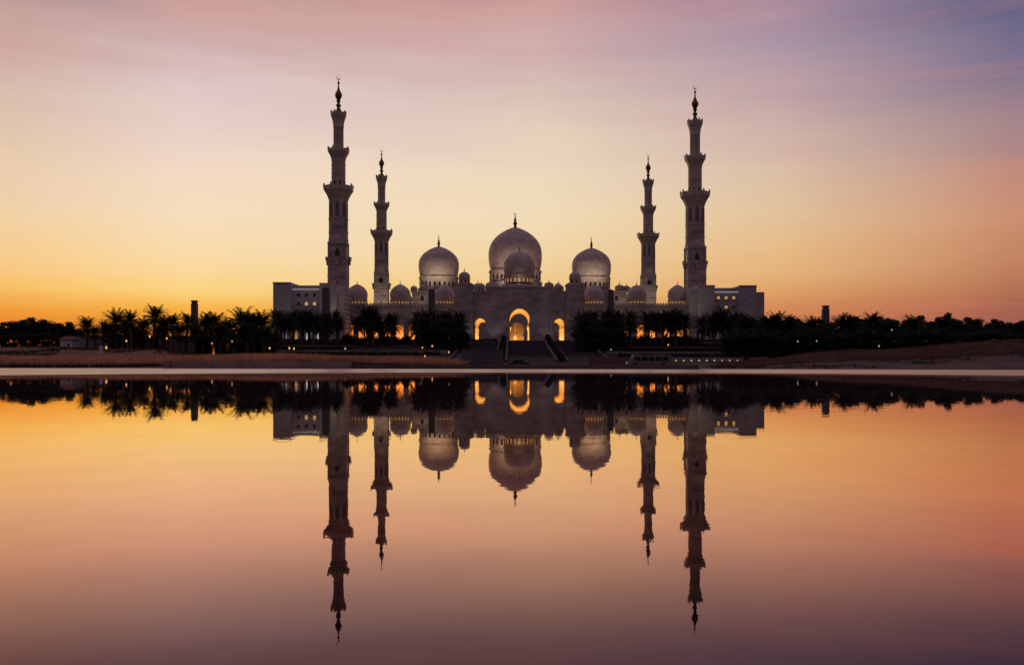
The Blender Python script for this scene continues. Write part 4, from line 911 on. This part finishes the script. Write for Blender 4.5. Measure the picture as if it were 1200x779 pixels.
for px_, py, lb, v in ((911, 362.5, 'palm poking above the trees just right of the right end block', 3), (984, 367, 'bushy palm right of the right pylon', 0), (955, 369, 'palm touching the left of the right pylon', 1), (1022, 363, 'tall palm standing highest above the right-hand wood', 3), (1070, 368, 'leaning palm at the middle of the right-hand wood', 4), (897, 368, 'palm at the right edge of the right end block', 1), (927, 368, 'palm with drooping fronds midway to the right pylon', 0), (993, 369, 'second bushy palm right of the right pylon', 1), (874, 368, 'palm before the tallest part of the right end block', 2)):
    D = 250; x = sx_(px_, D); z = terr(x, D); palm(x, D, z, sz_(py, D)-z, lb, 'palms in the right-hand wood', v)

# ------------------------------------------------------------------ grasses
def blades(name, pts, hmin, hmax, wd, m, per=9, spread=.35):
    n = len(pts)*per; base = np.repeat(np.array(pts), per, axis=0)+np.c_[rng.normal(0, spread, (n, 2)), np.zeros(n)]; h = rng.uniform(hmin, hmax, n)
    a = rng.uniform(0, PI, n); sd_ = np.c_[np.cos(a), np.sin(a), np.zeros(n)]*wd; ln = np.c_[rng.normal(0, .16, n)*h, rng.normal(0, .16, n)*h, h]
    mid = base+ln*.55; tip = base+ln*[1, 1, 1]+np.c_[ln[:, 0]*.8, ln[:, 1]*.8, np.zeros(n)]
    V = np.stack([base-sd_, base+sd_, mid+sd_*1.1, tip+sd_*.25, tip-sd_*.25, mid-sd_*1.1], 1).reshape(-1, 3); o = npmesh(name, V, np.arange(6*n).reshape(-1, 6), m); o['kind'] = 'stuff'; return o
def scatter(n, fx, fy, cond=None):
    out = []
    while len(out) < n:
        px_ = random.uniform(*fx); y = random.uniform(*fy); x = sx_(px_, y)
        if cond and not cond(px_, x, y): continue
        out.append((x, y, terr(x, y)-.05))
    return out
P = scatter(5200, (-60, 545), (101, 128), lambda p, x, y: p < 470 or y < 128-(p-470)*.3)
o = blades('dry_grass', P, .4, 1.15, .022, reed); tag(o, 'rust brown dry grass along the bank left of the pool edge', 'grass')
P = scatter(1500, (-60, 190), (94.5+6, 106), lambda p, x, y: y > outer_edge(x)+.8)
o = blades('dark_scrub', P, .15, .45, .025, scrub); tag(o, 'dark low scrub just behind the far left pool edge', 'scrub')
P = scatter(1100, (411, 560), (93.5, 103), lambda p, x, y: y > outer_edge(x)+.9)
o = blades('dark_grass', P, .2, .5, .025, scrub); tag(o, 'dark low grass behind the pool edge left of centre', 'scrub')
P = scatter(4200, (845, 1290), (100, 135), lambda p, x, y: y > 100+max(0, (950-p)*.05))
o = blades('reddish_grass', P, .2, .6, .02, mat('reddish_grass', (.22, .13, .1), .9, var=.35, scale=.3, trans=.3)); tag(o, 'reddish brown dry grass on the bank right of the pool', 'grass')
from mathutils import noise as mn
patch = lambda x, y, k, th: mn.noise(Vector((x*k, y*k*.5, 3.1))) > th
P = scatter(2600, (-60, 545), (97, 205), lambda p, x, y: y > outer_edge(x)+6 and patch(x, y, .12, .12) and (y < 130 or p < 300))
o = blades('scrub_patches', P, .2, .6, .03, scrub); tag(o, 'scattered dark scrub patches over the left bank', 'scrub')
P = scatter(3800, (830, 1290), (88, 200), lambda p, x, y: y > outer_edge(x)+2 and patch(x, y, .1, -.12))
o = blades('scrub_patches', P, .08, .3, .03, scrub); tag(o, 'scattered dark scrub patches over the right bank', 'scrub')
P = scatter(2200, (-60, 330), (132, 205)); o = blades('sparse_grass', P, .1, .35, .03, reed, per=5); tag(o, 'sparse short grass on the sandy rise before the left palms', 'grass')
